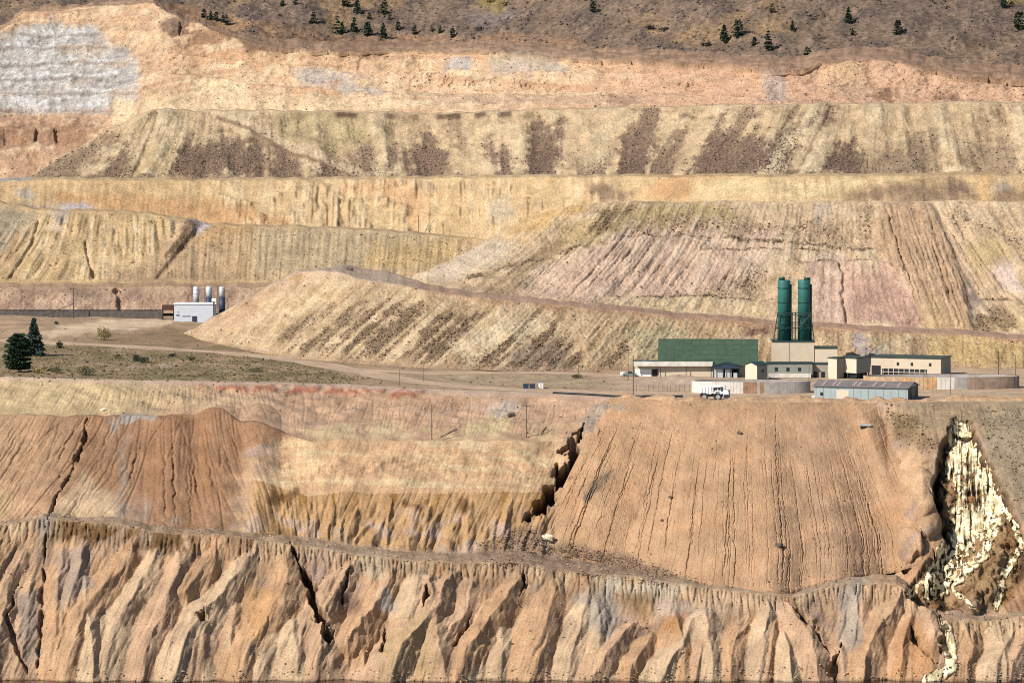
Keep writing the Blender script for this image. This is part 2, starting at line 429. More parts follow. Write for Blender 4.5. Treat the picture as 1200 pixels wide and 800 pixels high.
# steep holes and gorges
b2c = fbm(X / 4, T / 5, 3, 59)
def carve(pts, wdt, dep, reach=60, power=1.0):
    d, par = ldist(px + wf_ * 2.4 + wn * 1.5, py + wf_ * 1.5, pts, reach)
    ww = np.interp(par, np.linspace(0, 1, len(wdt)), wdt) * ss(-.02, .12, par) * ss(1.02, .85, par) * (.8 + 1.3 * np.clip(b2c, -.5, .8)) + .05
    m = ss(1.0, 0.35, d / ww)
    A.D[:] -= dep * m ** power
    return m
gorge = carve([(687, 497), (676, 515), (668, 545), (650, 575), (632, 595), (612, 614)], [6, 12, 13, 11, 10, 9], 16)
carve([(341, 634), (355, 668), (366, 692), (369, 714), (384, 742), (385, 768)], [2, 4, 6, 7, 9, 3], 11)
carve([(498, 690), (500, 705), (494, 722)], [2, 5, 3], 6)
carve([(614, 672), (614, 692), (610, 703)], [2, 4, 2], 6)
carve([(925, 708), (934, 716), (955, 740), (974, 772)], [2, 5, 2, 2], 5)
carve([(988, 755), (980, 775), (976, 797)], [2, 4, 6], 6)
carve([(52, 614), (52, 640), (49, 690), (47, 740), (45, 795)], [1.5, 2.5, 3, 3, 3], 3)
carve([(25, 682), (8, 728), (22, 765), (34, 790)], [2, 3, 3, 3], 3.5)
carve([(104, 487), (100, 510), (86, 545), (62, 590), (55, 612)], [3, 3, 2.5, 2, 2], 3)
carve([(240, 718), (236, 735)], [5, 6], 6)
carve([(452, 735), (446, 772)], [2, 4], 4)
carve([(555, 720), (545, 740), (530, 765)], [2, 3, 2], 3.5)
carve([(410, 665), (405, 690), (400, 710)], [2, 4, 2], 4)
# the stream's gully at the right
GUL = [(1100, 540), (1108, 515), (1120, 492), (1138, 494), (1148, 520), (1164, 552), (1181, 585), (1196, 622), (1204, 660), (1190, 700), (1165, 716), (1140, 712), (1110, 712), (1078, 708), (1062, 694), (1090, 660), (1108, 640), (1112, 620), (1100, 600), (1094, 570)]
gm = pmask(px, py, GUL, 5.0, wf_ * 3)
A.D -= gm * (5.0 * (1 - .75 * pmask(px, py, [(1125, 665), (1175, 600), (1215, 620), (1215, 740), (1130, 730)], 16)) + 1.2 * fbm(X / 4, T / 3, 3, 61)) * np.where(A.G >= 1, 1, 0)
A.D += gm * (.7 + 1.1 * pmask(px, py, [(1130, 660), (1175, 600), (1215, 620), (1215, 740), (1130, 730)], 12)) * np.abs(fbm(X / 3.2, T / 4.0, 2, 63))
carve([(1104, 545), (1097, 568), (1100, 596), (1108, 620), (1112, 640)], [4, 8, 6, 7, 4], 8)
carve([(1078, 628), (1088, 645), (1097, 652)], [3, 6, 6], 6)
carve([(1052, 660), (1062, 668), (1080, 652)], [2, 4, 6], 4)
carve([(1098, 712), (1104, 735), (1108, 765), (1118, 780)], [3, 5, 7, 6], 6)
carve([(1066, 735), (1076, 760), (1092, 785)], [2, 4, 3], 4)
for c_, r_, h_ in (((1066, 640), 17, 5.5), ((1088, 612), 16, 5.0), ((1076, 580), 26, 3.0), ((1040, 658), 6, 3), ((1088, 672), 15, 4.0), ((1140, 705), 12, 4.5), ((1158, 690), 12, 4), ((1165, 655), 14, 3.5)):
    q = np.clip(1 - ((px - c_[0]) / r_) ** 2 - ((py - c_[1]) / (r_ * 1.3)) ** 2, 0, 1)
    A.D += np.sqrt(q) * h_
A.D *= np.where(A.G >= 6, ss(1.0, .85, A.V + 0 * px), 1.0) * np.where(A.G == 7, 0, 1)
A.U -= ((A.G == 0) + (A.G == 1) * ss(.16, 0, A.V)) * A.D * .5
A.U += (A.G == 2) * (1.1 * np.clip(fbm(X / 7, T / 4, 3, 60), 0, 1) + .3 * b2c) * np.sin(np.clip(A.V, 0, 1) * PI)
# ---- soil colours of the pit wall
c_tan, c_or, c_mau, c_brn, c_yel = C(203, 162, 117), C(216, 168, 112), C(178, 146, 124), C(184, 134, 92), C(216, 186, 126)
st = fbm(phi / 5, T / 40, 4, 71); bl = fbm(X / 22, T / 14, 4, 72); b2 = fbm(X / 8, T / 8, 4, 73); hz = fbm(X / 60, T / 3.0, 3, 74)
col = np.zeros(px.shape + (3,), dtype=f32) + C(204, 164, 122)
col = mix(col, C(184, 136, 94), ss(.0, .7, bl) * .7)
col = mix(col, C(184, 156, 136), ss(.05, .6, -bl + .3 * b2) * .7)
lowm = (A.G <= 1).astype(f32)
col = mix(col, C(222, 174, 116), lowm * ss(.1, .7, b2 + .3 * hz) * .6)
col = mix(col, C(152, 126, 112), lowm * ss(.25, .8, fbm(X / 13, T / 20, 4, 75)) * .75)
TN = [C(220, 178, 136), C(184, 154, 136), C(226, 192, 148), C(200, 156, 118), C(200, 176, 158), C(216, 170, 122), C(170, 142, 124), C(228, 200, 160)]
tc_ = np.array(TN)[(tint * 5 + tint // 3) % 8]; col = mix(col, 0, lowm * (tint > 0) * 0) * (1 - (lowm * (tint > 0) * .9)[..., None]) + tc_ * (lowm * (tint > 0) * .9)[..., None]
col = mix(col, C(228, 196, 150), SMR * lowm * ss(.1, .5, fbm((X + (py - 700) * .1) / 2.2, T / 18, 3, 78)) * .5)
col = mix(col, C(146, 116, 96), SMR * lowm * ss(.15, .6, fbm((X + (py - 700) * .1) / 1.6, T / 20, 3, 79)) * .5)
col = mix(col, C(216, 186, 140), lowm * ss(24, 2, py - ip(L1, px) + 8 * b2) * ss(-.2, .5, st + .2) * .8)
col = mix(col, C(128, 92, 48), lowm * ss(20, 6, np.abs(py - ip(L1, px) - 13 + 9 * wf_ + 8 * st)) * ss(60, 80, px) * ss(340, 190, px) * ss(-.45, .0, st + .3 * wf_) * .95)
flt = lowm * ss(34, 12, py - ip(L1, px) + 6 * b2)
col = mix(col, C(158, 126, 90), flt * ss(.0, .35, fbm(X / 1.3, T / 14, 3, 80)) * .55)
pxb = px - (py - 520) * .2 + 14 * b2
left = ss(300, 268, px + (py - 520) * .22 + 9 * b2) + pmask(px, py, [(262, 480), (285, 472), (310, 471), (328, 490), (333, 522), (300, 526), (262, 528)], 4, b2 * 4)
left = np.clip(left, 0, 1) * np.isin(A.G, (2, 3, 4, 5, 6)) * np.isin(A.G, (2, 3, 4, 5))
col = mix(col, C(172, 128, 90), left * .9)
col = mix(col, C(212, 170, 126), left * ss(120, 20, px + 15 * st) * .8)
col = mix(col, C(170, 122, 80), left * ss(-.1, .6, st) * ss(100, 180, px) * .6)
n5 = st * 7 + b2 * 5
col = mix(col, C(190, 172, 150), pmask(px, py, [(122, 490), (150, 484), (160, 500), (146, 520), (150, 560), (190, 600), (215, 612), (130, 612), (108, 602), (135, 570), (135, 520)], 6, n5) * ss(-.3, .4, st) * .8)
col = mix(col, C(200, 190, 172), pmask(px, py, [(140, 484), (175, 480), (180, 490), (130, 492)], 4, n5) * .8)
col = mix(col, C(222, 190, 146), pmask(px, py, [(50, 600), (100, 560), (130, 585), (150, 612), (60, 608)], 8, n5) * .8)
mid = ss(318, 352, px + (py - 517) * .55 + 14 * b2) * ss(665, 640, px)
face = mid * np.isin(A.G, (4, 5))
col = mix(col, C(226, 182, 132), face * .9)
col = mix(col, C(232, 206, 154), face * ss(-.1, .5, hz + .5 * b2) * .7)
ero = mid * (A.G == 3)
col = mix(col, C(206, 162, 106), ero * .8)
col = mix(col, C(178, 128, 58), ero * ss(0, .5, st) * ss(610, 580, py) * .85)
col = mix(col, C(196, 166, 140), ero * ss(.0, .5, b2) * ss(590, 615, py) * .9)
col = mix(col, C(110, 76, 36), (pmask(px, py, [(470, 588), (500, 588), (494, 600), (478, 600)], 4, n5) + pmask(px, py, [(540, 588), (562, 588), (552, 602), (542, 600)], 4, n5) + pmask(px, py, [(320, 575), (352, 575), (342, 590), (318, 590)], 4, n5)).clip(0, 1) * .8)
top = (A.G >= 6).astype(f32)
col = mix(col, C(212, 172, 134), top * .75)
col = mix(col, C(218, 194, 138), top * ss(300, 140, px + 60 * bl) * .7)
col = mix(col, C(214, 184, 134), top * ss(-.1, .45, b2) * ss(490, 505, py) * mid * .9)
for pg in ([(540, 512), (556, 494), (590, 482), (612, 492), (600, 505), (585, 512)], [(420, 512), (430, 500), (460, 494), (470, 512)], [(360, 514), (390, 498), (410, 500), (412, 512)]):
    col = mix(col, C(222, 196, 144), pmask(px, py, pg, 5, n5) * .8)
col = mix(col, C(226, 206, 184), pmask(px, py, [(555, 478), (605, 470), (612, 482), (575, 484)], 6, n5) * .7)
# red soil tipped along the edge
redm = pmask(px, py, [(232, 452), (300, 452), (385, 452), (420, 455), (480, 457), (503, 459), (503, 468), (450, 466), (380, 461), (260, 458)], 2.5, n5 * .3) * ss(-.35, .1, perlin(px / 16, py / 9, 77))
col = mix(col, C(200, 126, 90), redm * .85)
A.D += redm * 0.9
col = mix(col, C(216, 184, 160), top * ss(6, 2, np.abs(py - ip(EDGE, px) - 1)) * .5)
col = mix(col, C(182, 156, 124), (A.G == 2) * .7)
col = mix(col, C(150, 112, 60), pmask(px, py, [(300, 592), (320, 600), (335, 625), (350, 636), (318, 632), (305, 615)], 6, n5) * .6)
# debris along the bench under the brown fan, grey rock round the gorge's head
col = mix(col, C(158, 130, 104), pmask(px, py, [(560, 640), (620, 615), (640, 630), (700, 655), (790, 672), (780, 680), (640, 664), (560, 658)], 6, n5) * .7)
col = mix(col, C(176, 158, 136), pmask(px, py, [(680, 495), (690, 478), (715, 468), (735, 478), (705, 512), (690, 512)], 5, n5) * .8)
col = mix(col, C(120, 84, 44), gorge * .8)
for pg, cc, k in (
  ([(675, 700), (715, 690), (735, 720), (715, 760), (690, 735)], C(182, 168, 148), .8),
  ([(700, 676), (800, 686), (800, 700), (710, 692)], C(220, 202, 168), .8),
  ([(730, 694), (765, 696), (760, 722), (728, 720)], C(164, 130, 82), .7),
  ([(770, 695), (840, 720), (800, 730), (760, 725)], C(206, 182, 156), .8),
  ([(775, 725), (805, 722), (790, 745), (775, 745)], C(186, 126, 66), .7),
  ([(800, 690), (910, 700), (915, 720), (820, 720)], C(224, 188, 146), .8),
  ([(985, 690), (1012, 680), (1010, 760), (990, 770)], C(184, 168, 148), .8),
  ([(1018, 684), (1068, 684), (1085, 712), (1040, 740), (1015, 720)], C(222, 180, 134), .8),
  ([(0, 575), (10, 575), (10, 595), (0, 605)], C(206, 184, 120), .7),
  ([(45, 610), (60, 606), (56, 640), (48, 640)], C(166, 152, 134), .8),
  ([(60, 640), (100, 640), (110, 690), (70, 720)], C(178, 160, 144), .6),
  ([(20, 700), (45, 690), (50, 770), (30, 780)], C(172, 154, 134), .8),
  ([(288, 690), (330, 690), (310, 760), (285, 760)], C(216, 164, 106), .7),
  ([(420, 650), (452, 652), (450, 680), (425, 672)], C(214, 190, 152), .8),
  ([(448, 695), (460, 695), (460, 715), (450, 715)], C(216, 204, 190), .8),
  ([(395, 700), (420, 690), (425, 720), (400, 722)], C(150, 116, 92), .8),
  ([(455, 745), (500, 730), (510, 790), (450, 795)], C(212, 178, 126), .7)):
    col = mix(col, cc, pmask(px, py, pg, 7, n5) * k)
# right hand corner: grey-olive rock, wet gully
col = mix(col, C(178, 154, 116), ss(1028, 1055, px + 10 * b2) * ss(540, 490, py) * .8)
col = mix(col, C(168, 150, 118), pmask(px, py, [(1150, 480), (1210, 478), (1210, 620), (1186, 580), (1160, 535)], 7, n5) * .85)
col = mix(col, C(222, 180, 134), pmask(px, py, [(1034, 528), (1086, 528), (1094, 560), (1100, 600), (1080, 600), (1060, 570)], 5, n5 * .4) * .85)
col = mix(col, C(128, 104, 66), pmask(px, py, [(1042, 485), (1075, 490), (1095, 520), (1085, 530), (1050, 515)], 7, n5) * .6)
col = mix(col, C(178, 140, 92), gm * .8)
col = mix(col, C(150, 104, 52), gm * ss(-.1, .3, fbm(X / 5, T / 6, 3, 65)) * .7)
col = mix(col, C(54, 42, 30), gm * ss(.0, .35, fbm(X / 3, T / 5, 4, 64)) * (.9 - .6 * pmask(px, py, [(1125, 665), (1175, 600), (1215, 620), (1215, 740), (1130, 730)], 12)))
edge_wet = gm * (1 - pmask(px, py, GUL, 5.0, wf_ * 3 + 9))
col = mix(col, C(62, 46, 30), edge_wet * ss(700, 660, py) * .8)
col = mix(col, C(168, 138, 96), pmask(px, py, [(1140, 660), (1165, 640), (1190, 655), (1175, 715), (1130, 715)], 8, n5) * .6)
col = mix(col, C(196, 132, 62), pmask(px, py, [(1040, 740), (1070, 730), (1100, 770), (1090, 797), (1040, 797)], 10, n5) * .5)
col = mix(col, C(70, 52, 38), lowm * ss(3, 0, 795 - py + 1.5 * b2) * .5)
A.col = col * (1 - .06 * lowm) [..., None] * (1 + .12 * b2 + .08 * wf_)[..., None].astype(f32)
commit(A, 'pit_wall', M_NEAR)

# ---------------------------------------------------------------- water
m, N, L, B = new_mat('pit_water')
B.inputs['Base Color'].default_value = (0.028, 0.012, 0.008, 1); B.inputs['Roughness'].default_value = 0.12
nn = N.new('ShaderNodeTexNoise'); nn.inputs['Scale'].default_value = 0.35; nn.inputs['Detail'].default_value = 4
bp = N.new('ShaderNodeBump'); bp.inputs['Strength'].default_value = 0.12; bp.inputs['Distance'].default_value = 0.3
tc = N.new('ShaderNodeTexCoord'); L.new(tc.outputs['Object'], nn.inputs['Vector']); L.new(nn.outputs['Fac'], bp.inputs['Height']); L.new(bp.outputs['Normal'], B.inputs['Normal'])
me = raw_mesh('water', [(-600, -400, WZ), (600, -400, WZ), (600, 1420, WZ), (-600, 1420, WZ)], [[0, 1, 2, 3]], m)
tag(link('water', me), kind='structure')

# ---------------------------------------------------------------- waterfall (lies on the gully's surface)
def blur(a, k=7):
    kk_ = np.hanning(k + 2)[1:-1]; kk_ /= kk_.sum(); h_ = k // 2
    a = sum(w_ * np.roll(a, i - h_, 0) for i, w_ in enumerate(kk_)); return sum(w_ * np.roll(a, i - h_, 1) for i, w_ in enumerate(kk_))
d_ = A.Y2 * ca - A.Z2 * sa; pj = 400 - FPX * (A.Y2 * sa + A.Z2 * ca) / d_
c1050 = int(np.argmin(np.abs(cols - 1040))); gy = np.arange(470, 806, .5); gt = np.zeros((len(gy), 165))
for j in range(165):
    gt[:, j] = np.interp(-gy, np.maximum.accumulate(-pj[:, c1050 + j]), A.Y2[:, c1050 + j])
gt = blur(blur(gt, 7), 5)                               # smooth distance of the gully's bed, per column and row
wy_ = np.arange(484, 804, .4)[:, None]; wx_ = np.arange(1052, 1200, .4)[None, :]
qy = np.repeat(wy_, wx_.shape[1], 1); qx = np.repeat(wx_, wy_.shape[0], 0)
fr_, fc_ = (qy - 470) * 2, qx - 1040
r0_, c0_ = fr_.astype(int), fc_.astype(int); fr_ -= r0_; fc_ -= c0_
WY = gt[r0_, c0_] * (1 - fr_) * (1 - fc_) + gt[r0_ + 1, c0_] * fr_ * (1 - fc_) + gt[r0_, c0_ + 1] * (1 - fr_) * fc_ + gt[r0_ + 1, c0_ + 1] * fr_ * fc_
wn2 = fbm(qx / 9, qy / 9, 3, 81) * 4
st2 = fbm(qx / 3.4, qy / 26, 4, 82, .55); sp2 = fbm(qx / 4.5, qy / 7, 4, 83, .55)
upper = pmask(qx, qy, [(1111, 503), (1120, 492), (1137, 496), (1145, 525), (1164, 556), (1176, 585), (1176, 610), (1150, 625), (1118, 640), (1118, 600), (1122, 575), (1108, 555), (1113, 525)], 3, wn2)
spray = pmask(qx, qy, [(1118, 610), (1178, 580), (1170, 620), (1140, 645), (1122, 668), (1108, 690), (1092, 703), (1066, 694), (1086, 678), (1100, 655)], 5, wn2)
branch = np.zeros(qx.shape, dtype=f32)
for ln, ww in (([(1174, 590), (1188, 612), (1198, 640), (1178, 670), (1166, 712)], 4), ([(1110, 686), (1130, 702), (1146, 716)], 3), ([(1105, 640), (1085, 680), (1066, 696)], 6), ([(1172, 600), (1150, 650), (1108, 690)], 8)):
    d0, _ = ldist(qx + wn2 * .8, qy, ln, 30); branch = np.maximum(branch, ss(ww, ww * .5, d0))
lowf = pmask(qx, qy, [(1103, 728), (1109, 726), (1117, 745), (1121, 770), (1118, 780), (1109, 780), (1105, 755)], 2, wn2 * .3)
lows = pmask(qx, qy, [(1122, 776), (1120, 786), (1100, 797), (1080, 806), (1078, 797), (1100, 782)], 2.5, wn2 * .6)
hole = pmask(qx, qy, [(1130, 545), (1140, 545), (1152, 590), (1145, 602), (1130, 585)], 4, wn2 * 1.4)
ex = np.clip(upper + 0 * st2, 0, 1)
fo = np.maximum.reduce([upper * ss(-.6, .35, st2) * (1 - .9 * hole * ss(.8, .1, st2)), spray * ss(-.4, .35, sp2) * ss(-.8, -.2, st2), branch * ss(-.6, .15, sp2), lowf, lows * ss(-.45, 0, sp2)])
region = pmask(qx, qy, [(1106, 500), (1120, 488), (1140, 492), (1150, 522), (1170, 552), (1184, 585), (1196, 625), (1202, 650), (1184, 690), (1166, 716), (1140, 718), (1100, 704), (1064, 698), (1084, 672), (1110, 640), (1114, 610), (1104, 560)], 3, wn2)
WY = WY - .34 - .10 * fo - .05 * fo * np.clip(st2, -1, 1)
V = np.stack([ux(qx, qy) * WY, WY, tz(qy) * WY], -1).reshape(-1, 3)
Fq = grid_faces(*qx.shape); kp = np.maximum(region * (fo > .02), fo) > .03
Fq = Fq[kp.ravel()[Fq].sum(1) >= 4]
wc = np.zeros(qx.shape + (3,), dtype=f32) + C(140, 108, 68)
wc = mix(wc, C(70, 56, 42), ss(.0, .4, fbm(qx / 6, qy / 9, 3, 84)))
wc = mix(wc, np.array([.62, .54, .34], dtype=f32), ss(.05, .8, fo))
wc = mix(wc, np.array([.46, .34, .15], dtype=f32), ss(.1, .5, fbm(qx / 7, qy / 12, 3, 85)) * ss(.2, .6, fo) * .8)
wc = mix(wc, np.array([.68, .62, .46], dtype=f32), ss(.1, .5, fbm(qx / 3, qy / 14, 3, 86)) * ss(.4, .8, fo) * .9)
lowmask = (qy.ravel()[Fq].mean(1) > 722)
foam = earth_mat('falling_water', 3.0, .5, .4, .15, .25)
foam.node_tree.nodes['Principled BSDF'].inputs['Roughness'].default_value = .4
for nm, mk in (('waterfall', ~lowmask), ('waterfall', lowmask)):
    ff = Fq[mk]
    if len(ff) == 0: continue
    u_, inv = np.unique(ff, return_inverse=True)
    tag(link(nm, raw_mesh(nm, V[u_], inv.reshape(ff.shape), foam, wc.reshape(-1, 3)[u_])), kind='structure')

# ---------------------------------------------------------------- brown fan tipped over the edge
nc, nr = 1150, 330
ph = np.linspace(0, 1, nc)[None, :]; vv = np.linspace(0, 1, nr)[:, None]
Lc = [(0, (712, 464.9)), (.2, (692, 505)), (.45, (668, 552)), (.75, (644, 602)), (1, (629, 634))]
Rc = [(0, (1030, 472)), (.25, (1046, 520)), (.5, (1066, 562)), (.8, (1090, 612)), (1, (1095, 655))]
def cv(c, t): return np.interp(t, [a[0] for a in c], [a[1][0] for a in c]), np.interp(t, [a[0] for a in c], [a[1][1] for a in c])
tpx = 712 + (1030 - 712) * ph; tpy = ip([(712, 464.9), (740, 466.8), (780, 469.2), (820, 471), (1030, 472)], tpx)
bpx = 629 + (1095 - 629) * ph; bpy_ = ip([(629, 634), (660, 646), (700, 657), (770, 673), (840, 687), (880, 692), (925, 697), (965, 682), (1040, 672), (1095, 655)], bpx)
_k = np.hanning(167); _k /= _k.sum()
bpy_ = np.convolve(np.pad(bpy_[0], 83, mode='edge'), _k, 'valid')[None]; bpy_[0, 0] = 634; bpy_[0, -1] = 655
lx, ly = cv(Lc, vv); rx, ry = cv(Rc, vv)
fx = (1 - vv) * tpx + vv * bpx + (1 - ph) * lx + ph * rx - ((1 - ph) * (1 - vv) * 712 + ph * (1 - vv) * 1030 + (1 - ph) * vv * 629 + ph * vv * 1095)
fy = (1 - vv) * tpy + vv * bpy_ + (1 - ph) * ly + ph * ry - ((1 - ph) * (1 - vv) * 464.9 + ph * (1 - vv) * 472 + (1 - ph) * vv * 634 + ph * vv * 655)
B_ = S()
yA = np.interp(bpx, cols, A.K[2][0]); zb = yA * 0
Yb = yA + ip([(629, 8), (680, 4), (925, 2), (1040, 3), (1078, 6)], bpx); Yt = Gz(tpx) / tz(tpy)
tb, tt = tz(bpy_), tz(tpy); Zb, Zt = Yb * tb, Yt * tt
tg = (Zt - Zb) / (Yt - Yb)
t = tz(fy)
tab = np.zeros((420, 520))                                    # distance of the wall behind, per column and row
c600 = int(np.argmin(np.abs(cols - 600)))
for j in range(520):
    k = min(c600 + j, len(cols) - 1); o_ = np.maximum.accumulate(-A.py[:, k])
    tab[:, j] = np.interp(-np.arange(440, 860), o_, A.Y[:, k])
def wallY(x, y): return tab[np.clip(np.rint(y - 440).astype(int), 0, 419), np.clip(np.rint(x - 600).astype(int), 0, 519)]
Yb = wallY(bpx, bpy_) - .5; Yb = np.convolve(np.pad(Yb[0], 83, mode='edge'), _k, 'valid')[None]; Zb = Yb * tb; tg = (Zt - Zb) / (Yt - Yb)
B_.Y = (Zb - Yb * tg) / (t - tg)
bw = ss(0, .07, np.minimum(ph, 1 - ph)) 
B_.Y = np.minimum(B_.Y, wallY(fx, fy) - .7) * bw + (wallY(fx, fy) - .5) * (1 - bw)
B_.Z = t * B_.Y
B_.W = np.ones(B_.Y.shape); B_.V = np.repeat(vv, nc, 1); B_.G = B_.V * 0
finish(B_, fx)
pm = B_.X; vT = B_.V
edge = np.minimum(np.minimum(ph / .02, (1 - ph) / .02), np.minimum((1 - vv) / .015, vv / .01 + 1))
B_.D -= .7 * (1 - np.clip(edge, 0, 1)) ** 1.5
B_.D += 2.0 * np.sin(PI * np.clip(ph * 1.0 + 0 * vv, 0, 1)) * np.sin(PI * np.clip(vv, 0, 1))
wob = fbm(pm / 6, vT * 30, 3, 91) * .0022 + fbm(pm / 1.8, vT * 90, 2, 92) * .0012
fi = ph + wob
act = ss(.04, .35, vv + .25 * fbm(ph * 30, vv * 3, 2, 93))
B_.D -= .10 * act * gul(fi * 80, vT * 1.6, 94, .4)
r3 = random.Random(3)
v1d = vv[:, 0]
def rill(c0, c1, v0, v1, wd, dp, sd):
    """a groove that wanders from c0 at v0 to c1 at v1"""
    t1 = v1d * 9 + sd * 37.7
    c = c0 + (c1 - c0) * np.clip((v1d - v0) / (v1 - v0), 0, 1) ** .8 + perlin(t1, t1 * 0 + 3.3, 96) * .003 + perlin(t1 * 4, t1 * 0 + 7.3, 97) * .0008
    i0, i1 = int(max(0, (c.min() - .01) * nc)), int(min(nc, (c.max() + .01) * nc))
    if i1 - i0 < 4: return
    g_ = np.clip(1 - np.abs(fi[:, i0:i1] - c[:, None]) / (wd * (.6 + .9 * vv)), 0, 1)
    B_.D[:, i0:i1] -= dp * ss(v0, v0 + .2, vv) * ss(v1 + .03, v1 - .04, vv) * g_
mains = sorted(r3.uniform(.02, .98) for _ in range(34))
for k_, p_ in enumerate(mains): rill(p_, p_ + r3.gauss(0, .008), r3.uniform(-.05, .3), r3.uniform(.85, 1.05), r3.uniform(.0013, .0022), r3.uniform(.25, .6), k_)
for k_ in range(150):
    p_ = r3.uniform(.01, .99); v0 = r3.uniform(.0, .75); v1 = min(1.03, v0 + r3.uniform(.15, .6)); near = min(mains, key=lambda m_: abs(m_ - p_))
    tgt = near if abs(near - p_) < .028 and r3.random() < .7 else p_ + r3.gauss(0, .006)
    rill(p_, tgt, v0, v1, r3.uniform(.0010, .0016), r3.uniform(.12, .32), 50 + k_)
B_.D += .28 * fbm(pm / 5, B_.T / 5, 4, 97) + .08 * fbm(pm / 1, B_.T / 1, 2, 98)
b2 = fbm(pm / 10, B_.T / 10, 4, 99); st = fbm(fi * 50, vT * 4, 3, 100)
col = np.zeros(B_.Y.shape + (3,), dtype=f32) + C(204, 162, 118)
col = mix(col, C(196, 148, 104), ss(-.1, .6, b2) * .6)
col = mix(col, C(216, 174, 130), ss(0, .6, st) * .5)
col = mix(col, C(186, 150, 116), ss(.55, .75, ph + 0 * vv) * ss(.95, .7, ph + .1 * b2) * .6)
col = mix(col, C(178, 142, 104), ss(.12, 0, vv + .05 * b2) * .4)
col = mix(col, C(140, 118, 96), pmask(fx, fy, [(722, 548), (712, 562), (690, 585), (662, 605), (680, 585), (702, 560)], 3, b2 * 5 + 2) * .8)
col = mix(col, C(150, 124, 96), pmask(fx, fy, [(635, 640), (680, 640), (740, 655), (800, 676), (840, 690), (700, 665)], 5, b2 * 8) * .8)
col = mix(col, C(226, 206, 170), pmask(fx, fy, [(635, 628), (648, 627), (644, 636), (636, 637)], 2) * .9)
B_.col = col * (1 + .1 * b2)[..., None].astype(f32)
commit(B_, 'talus_fan', M_FAN)

# ---------------------------------------------------------------- plant bench
gpy = np.concatenate([np.linspace(0, 1, 110)])
gcols = columns(-12, 1212, 2.0, far=12)
YE = Gz(gcols) / tz(ip(EDGE, gcols))
q = np.linspace(0, 1, 130)[:, None] ** 1.15
G = S(); G.Y = 1 / ((1 / YE)[None] * (1 - q) + (1 / 1960.) * q); G.Z = np.repeat(Gz(gcols)[None], 130, 0)
G.W = np.zeros(G.Y.shape); G.V = np.repeat(q, len(gcols), 1); G.G = G.V * 0
finish(G, np.repeat(gcols[None], 130, 0))
px, py, X, Y = G.px, G.py, G.X, G.Y
ROADS = [([(-60, 396), (0, 399), (70, 402), (130, 405), (200, 409), (262, 413), (320, 419), (370, 426), (410, 433), (450, 441), (490, 447), (530, 452), (600, 456), (700, 459.5), (800, 461), (900, 461.5)], 13.0),
         ([(404, 432), (440, 434), (500, 437.5), (560, 436.5), (640, 436.5), (700, 439), (738, 441)], 11.0)]
def gxy(p): g_ = gnd(*p); return (g_.x, g_.y)
roadm = np.zeros(G.Y.shape)
for pts_, w_ in ROADS:
    d0, _ = ldist(G.X, G.Y, [gxy(p) for p in pts_], 60); roadm = np.maximum(roadm, ss(w_ * .5 + 6, w_ * .5 + 1, d0))
b2 = fbm(X / 9, Y / 30, 4, 111); bl = fbm(X / 30, Y / 90, 3, 112); hs = fbm(X / 12, Y / 14, 4, 113)
dist = Y - YE[None]
G.U += .03 + .16 * fbm(X / 5, Y / 8, 3, 114) * ss(1.5, 6, dist) * ss(730, 690, px) + .5 * bl * ss(700, 600, px) * ss(0, 20, dist)
G.U += ss(690, 740, px) * np.exp(-((dist - 2.6) / 2.6) ** 2) * 1.35 * ss(0, 2, dist) * (.8 + .8 * fbm(X / 6, Y / 6, 3, 115)).clip(.1, 2)
G.U += ss(280, 300, px) * ss(720, 700, px) * np.exp(-((dist - 1.5) / 1.2) ** 2) * .25
G.U *= 1 - roadm
col = np.zeros(px.shape + (3,), dtype=f32) + C(190, 158, 120)
col = mix(col, C(146, 126, 82), ss(-.3, .35, b2 + .2) * ss(420, 300, px) * ss(440, 400, py + 0 * px) * 0 + ss(-.35, .3, b2 + .1 * hs) * ss(430, 380, px) * ss(398, 408, py) * .85)
col = mix(col, C(124, 114, 68), ss(.1, .5, hs) * ss(420, 350, px) * ss(402, 410, py) * .6)
col = mix(col, C(168, 140, 110), ss(0, .5, -hs) * ss(430, 380, px) * ss(400, 408, py) * .6)
col = mix(col, C(240, 208, 166), pmask(px, py, [(40, 392), (95, 376), (160, 372), (205, 376), (190, 383), (110, 392), (60, 398)], 2, b2 * 3) * .9)
col = mix(col, C(206, 172, 132), pmask(px, py, [(-200, 376), (40, 374), (60, 388), (20, 398), (-200, 398)], 3, b2 * 4) * ss(-.5, .2, hs) * .8)
col = mix(col, C(158, 132, 92), pmask(px, py, [(60, 398), (110, 393), (200, 385), (240, 392), (260, 403), (160, 402)], 3, b2 * 4) * .8)
col = mix(col, C(190, 166, 126), pmask(px, py, [(455, 440), (520, 436), (640, 440), (730, 446), (735, 456), (640, 456), (530, 452)], 2, b2 * 4) * .8)
col = mix(col, C(220, 188, 150), ss(690, 740, px) * .7)
col = mix(col, C(206, 166, 122), ss(690, 740, px) * ss(14, 4, dist) * .9)
col = mix(col, C(216, 190, 160), ss(4, 1, dist + 1.5 * hs) * ss(720, 660, px) * .7)
for pg in ([(105, 424), (130, 424), (130, 429), (105, 429)], [(150, 429), (178, 430), (176, 433), (150, 433)], [(185, 427), (205, 427), (205, 431), (186, 431)], [(250, 432), (280, 434), (275, 437), (250, 437)]):
    col = mix(col, C(196, 172, 140), pmask(px, py, pg, 2, b2 * 2) * .8)
G.col = col * (1 + .15 * hs)[..., None].astype(f32)
commit(G, 'ground', M_GRD)

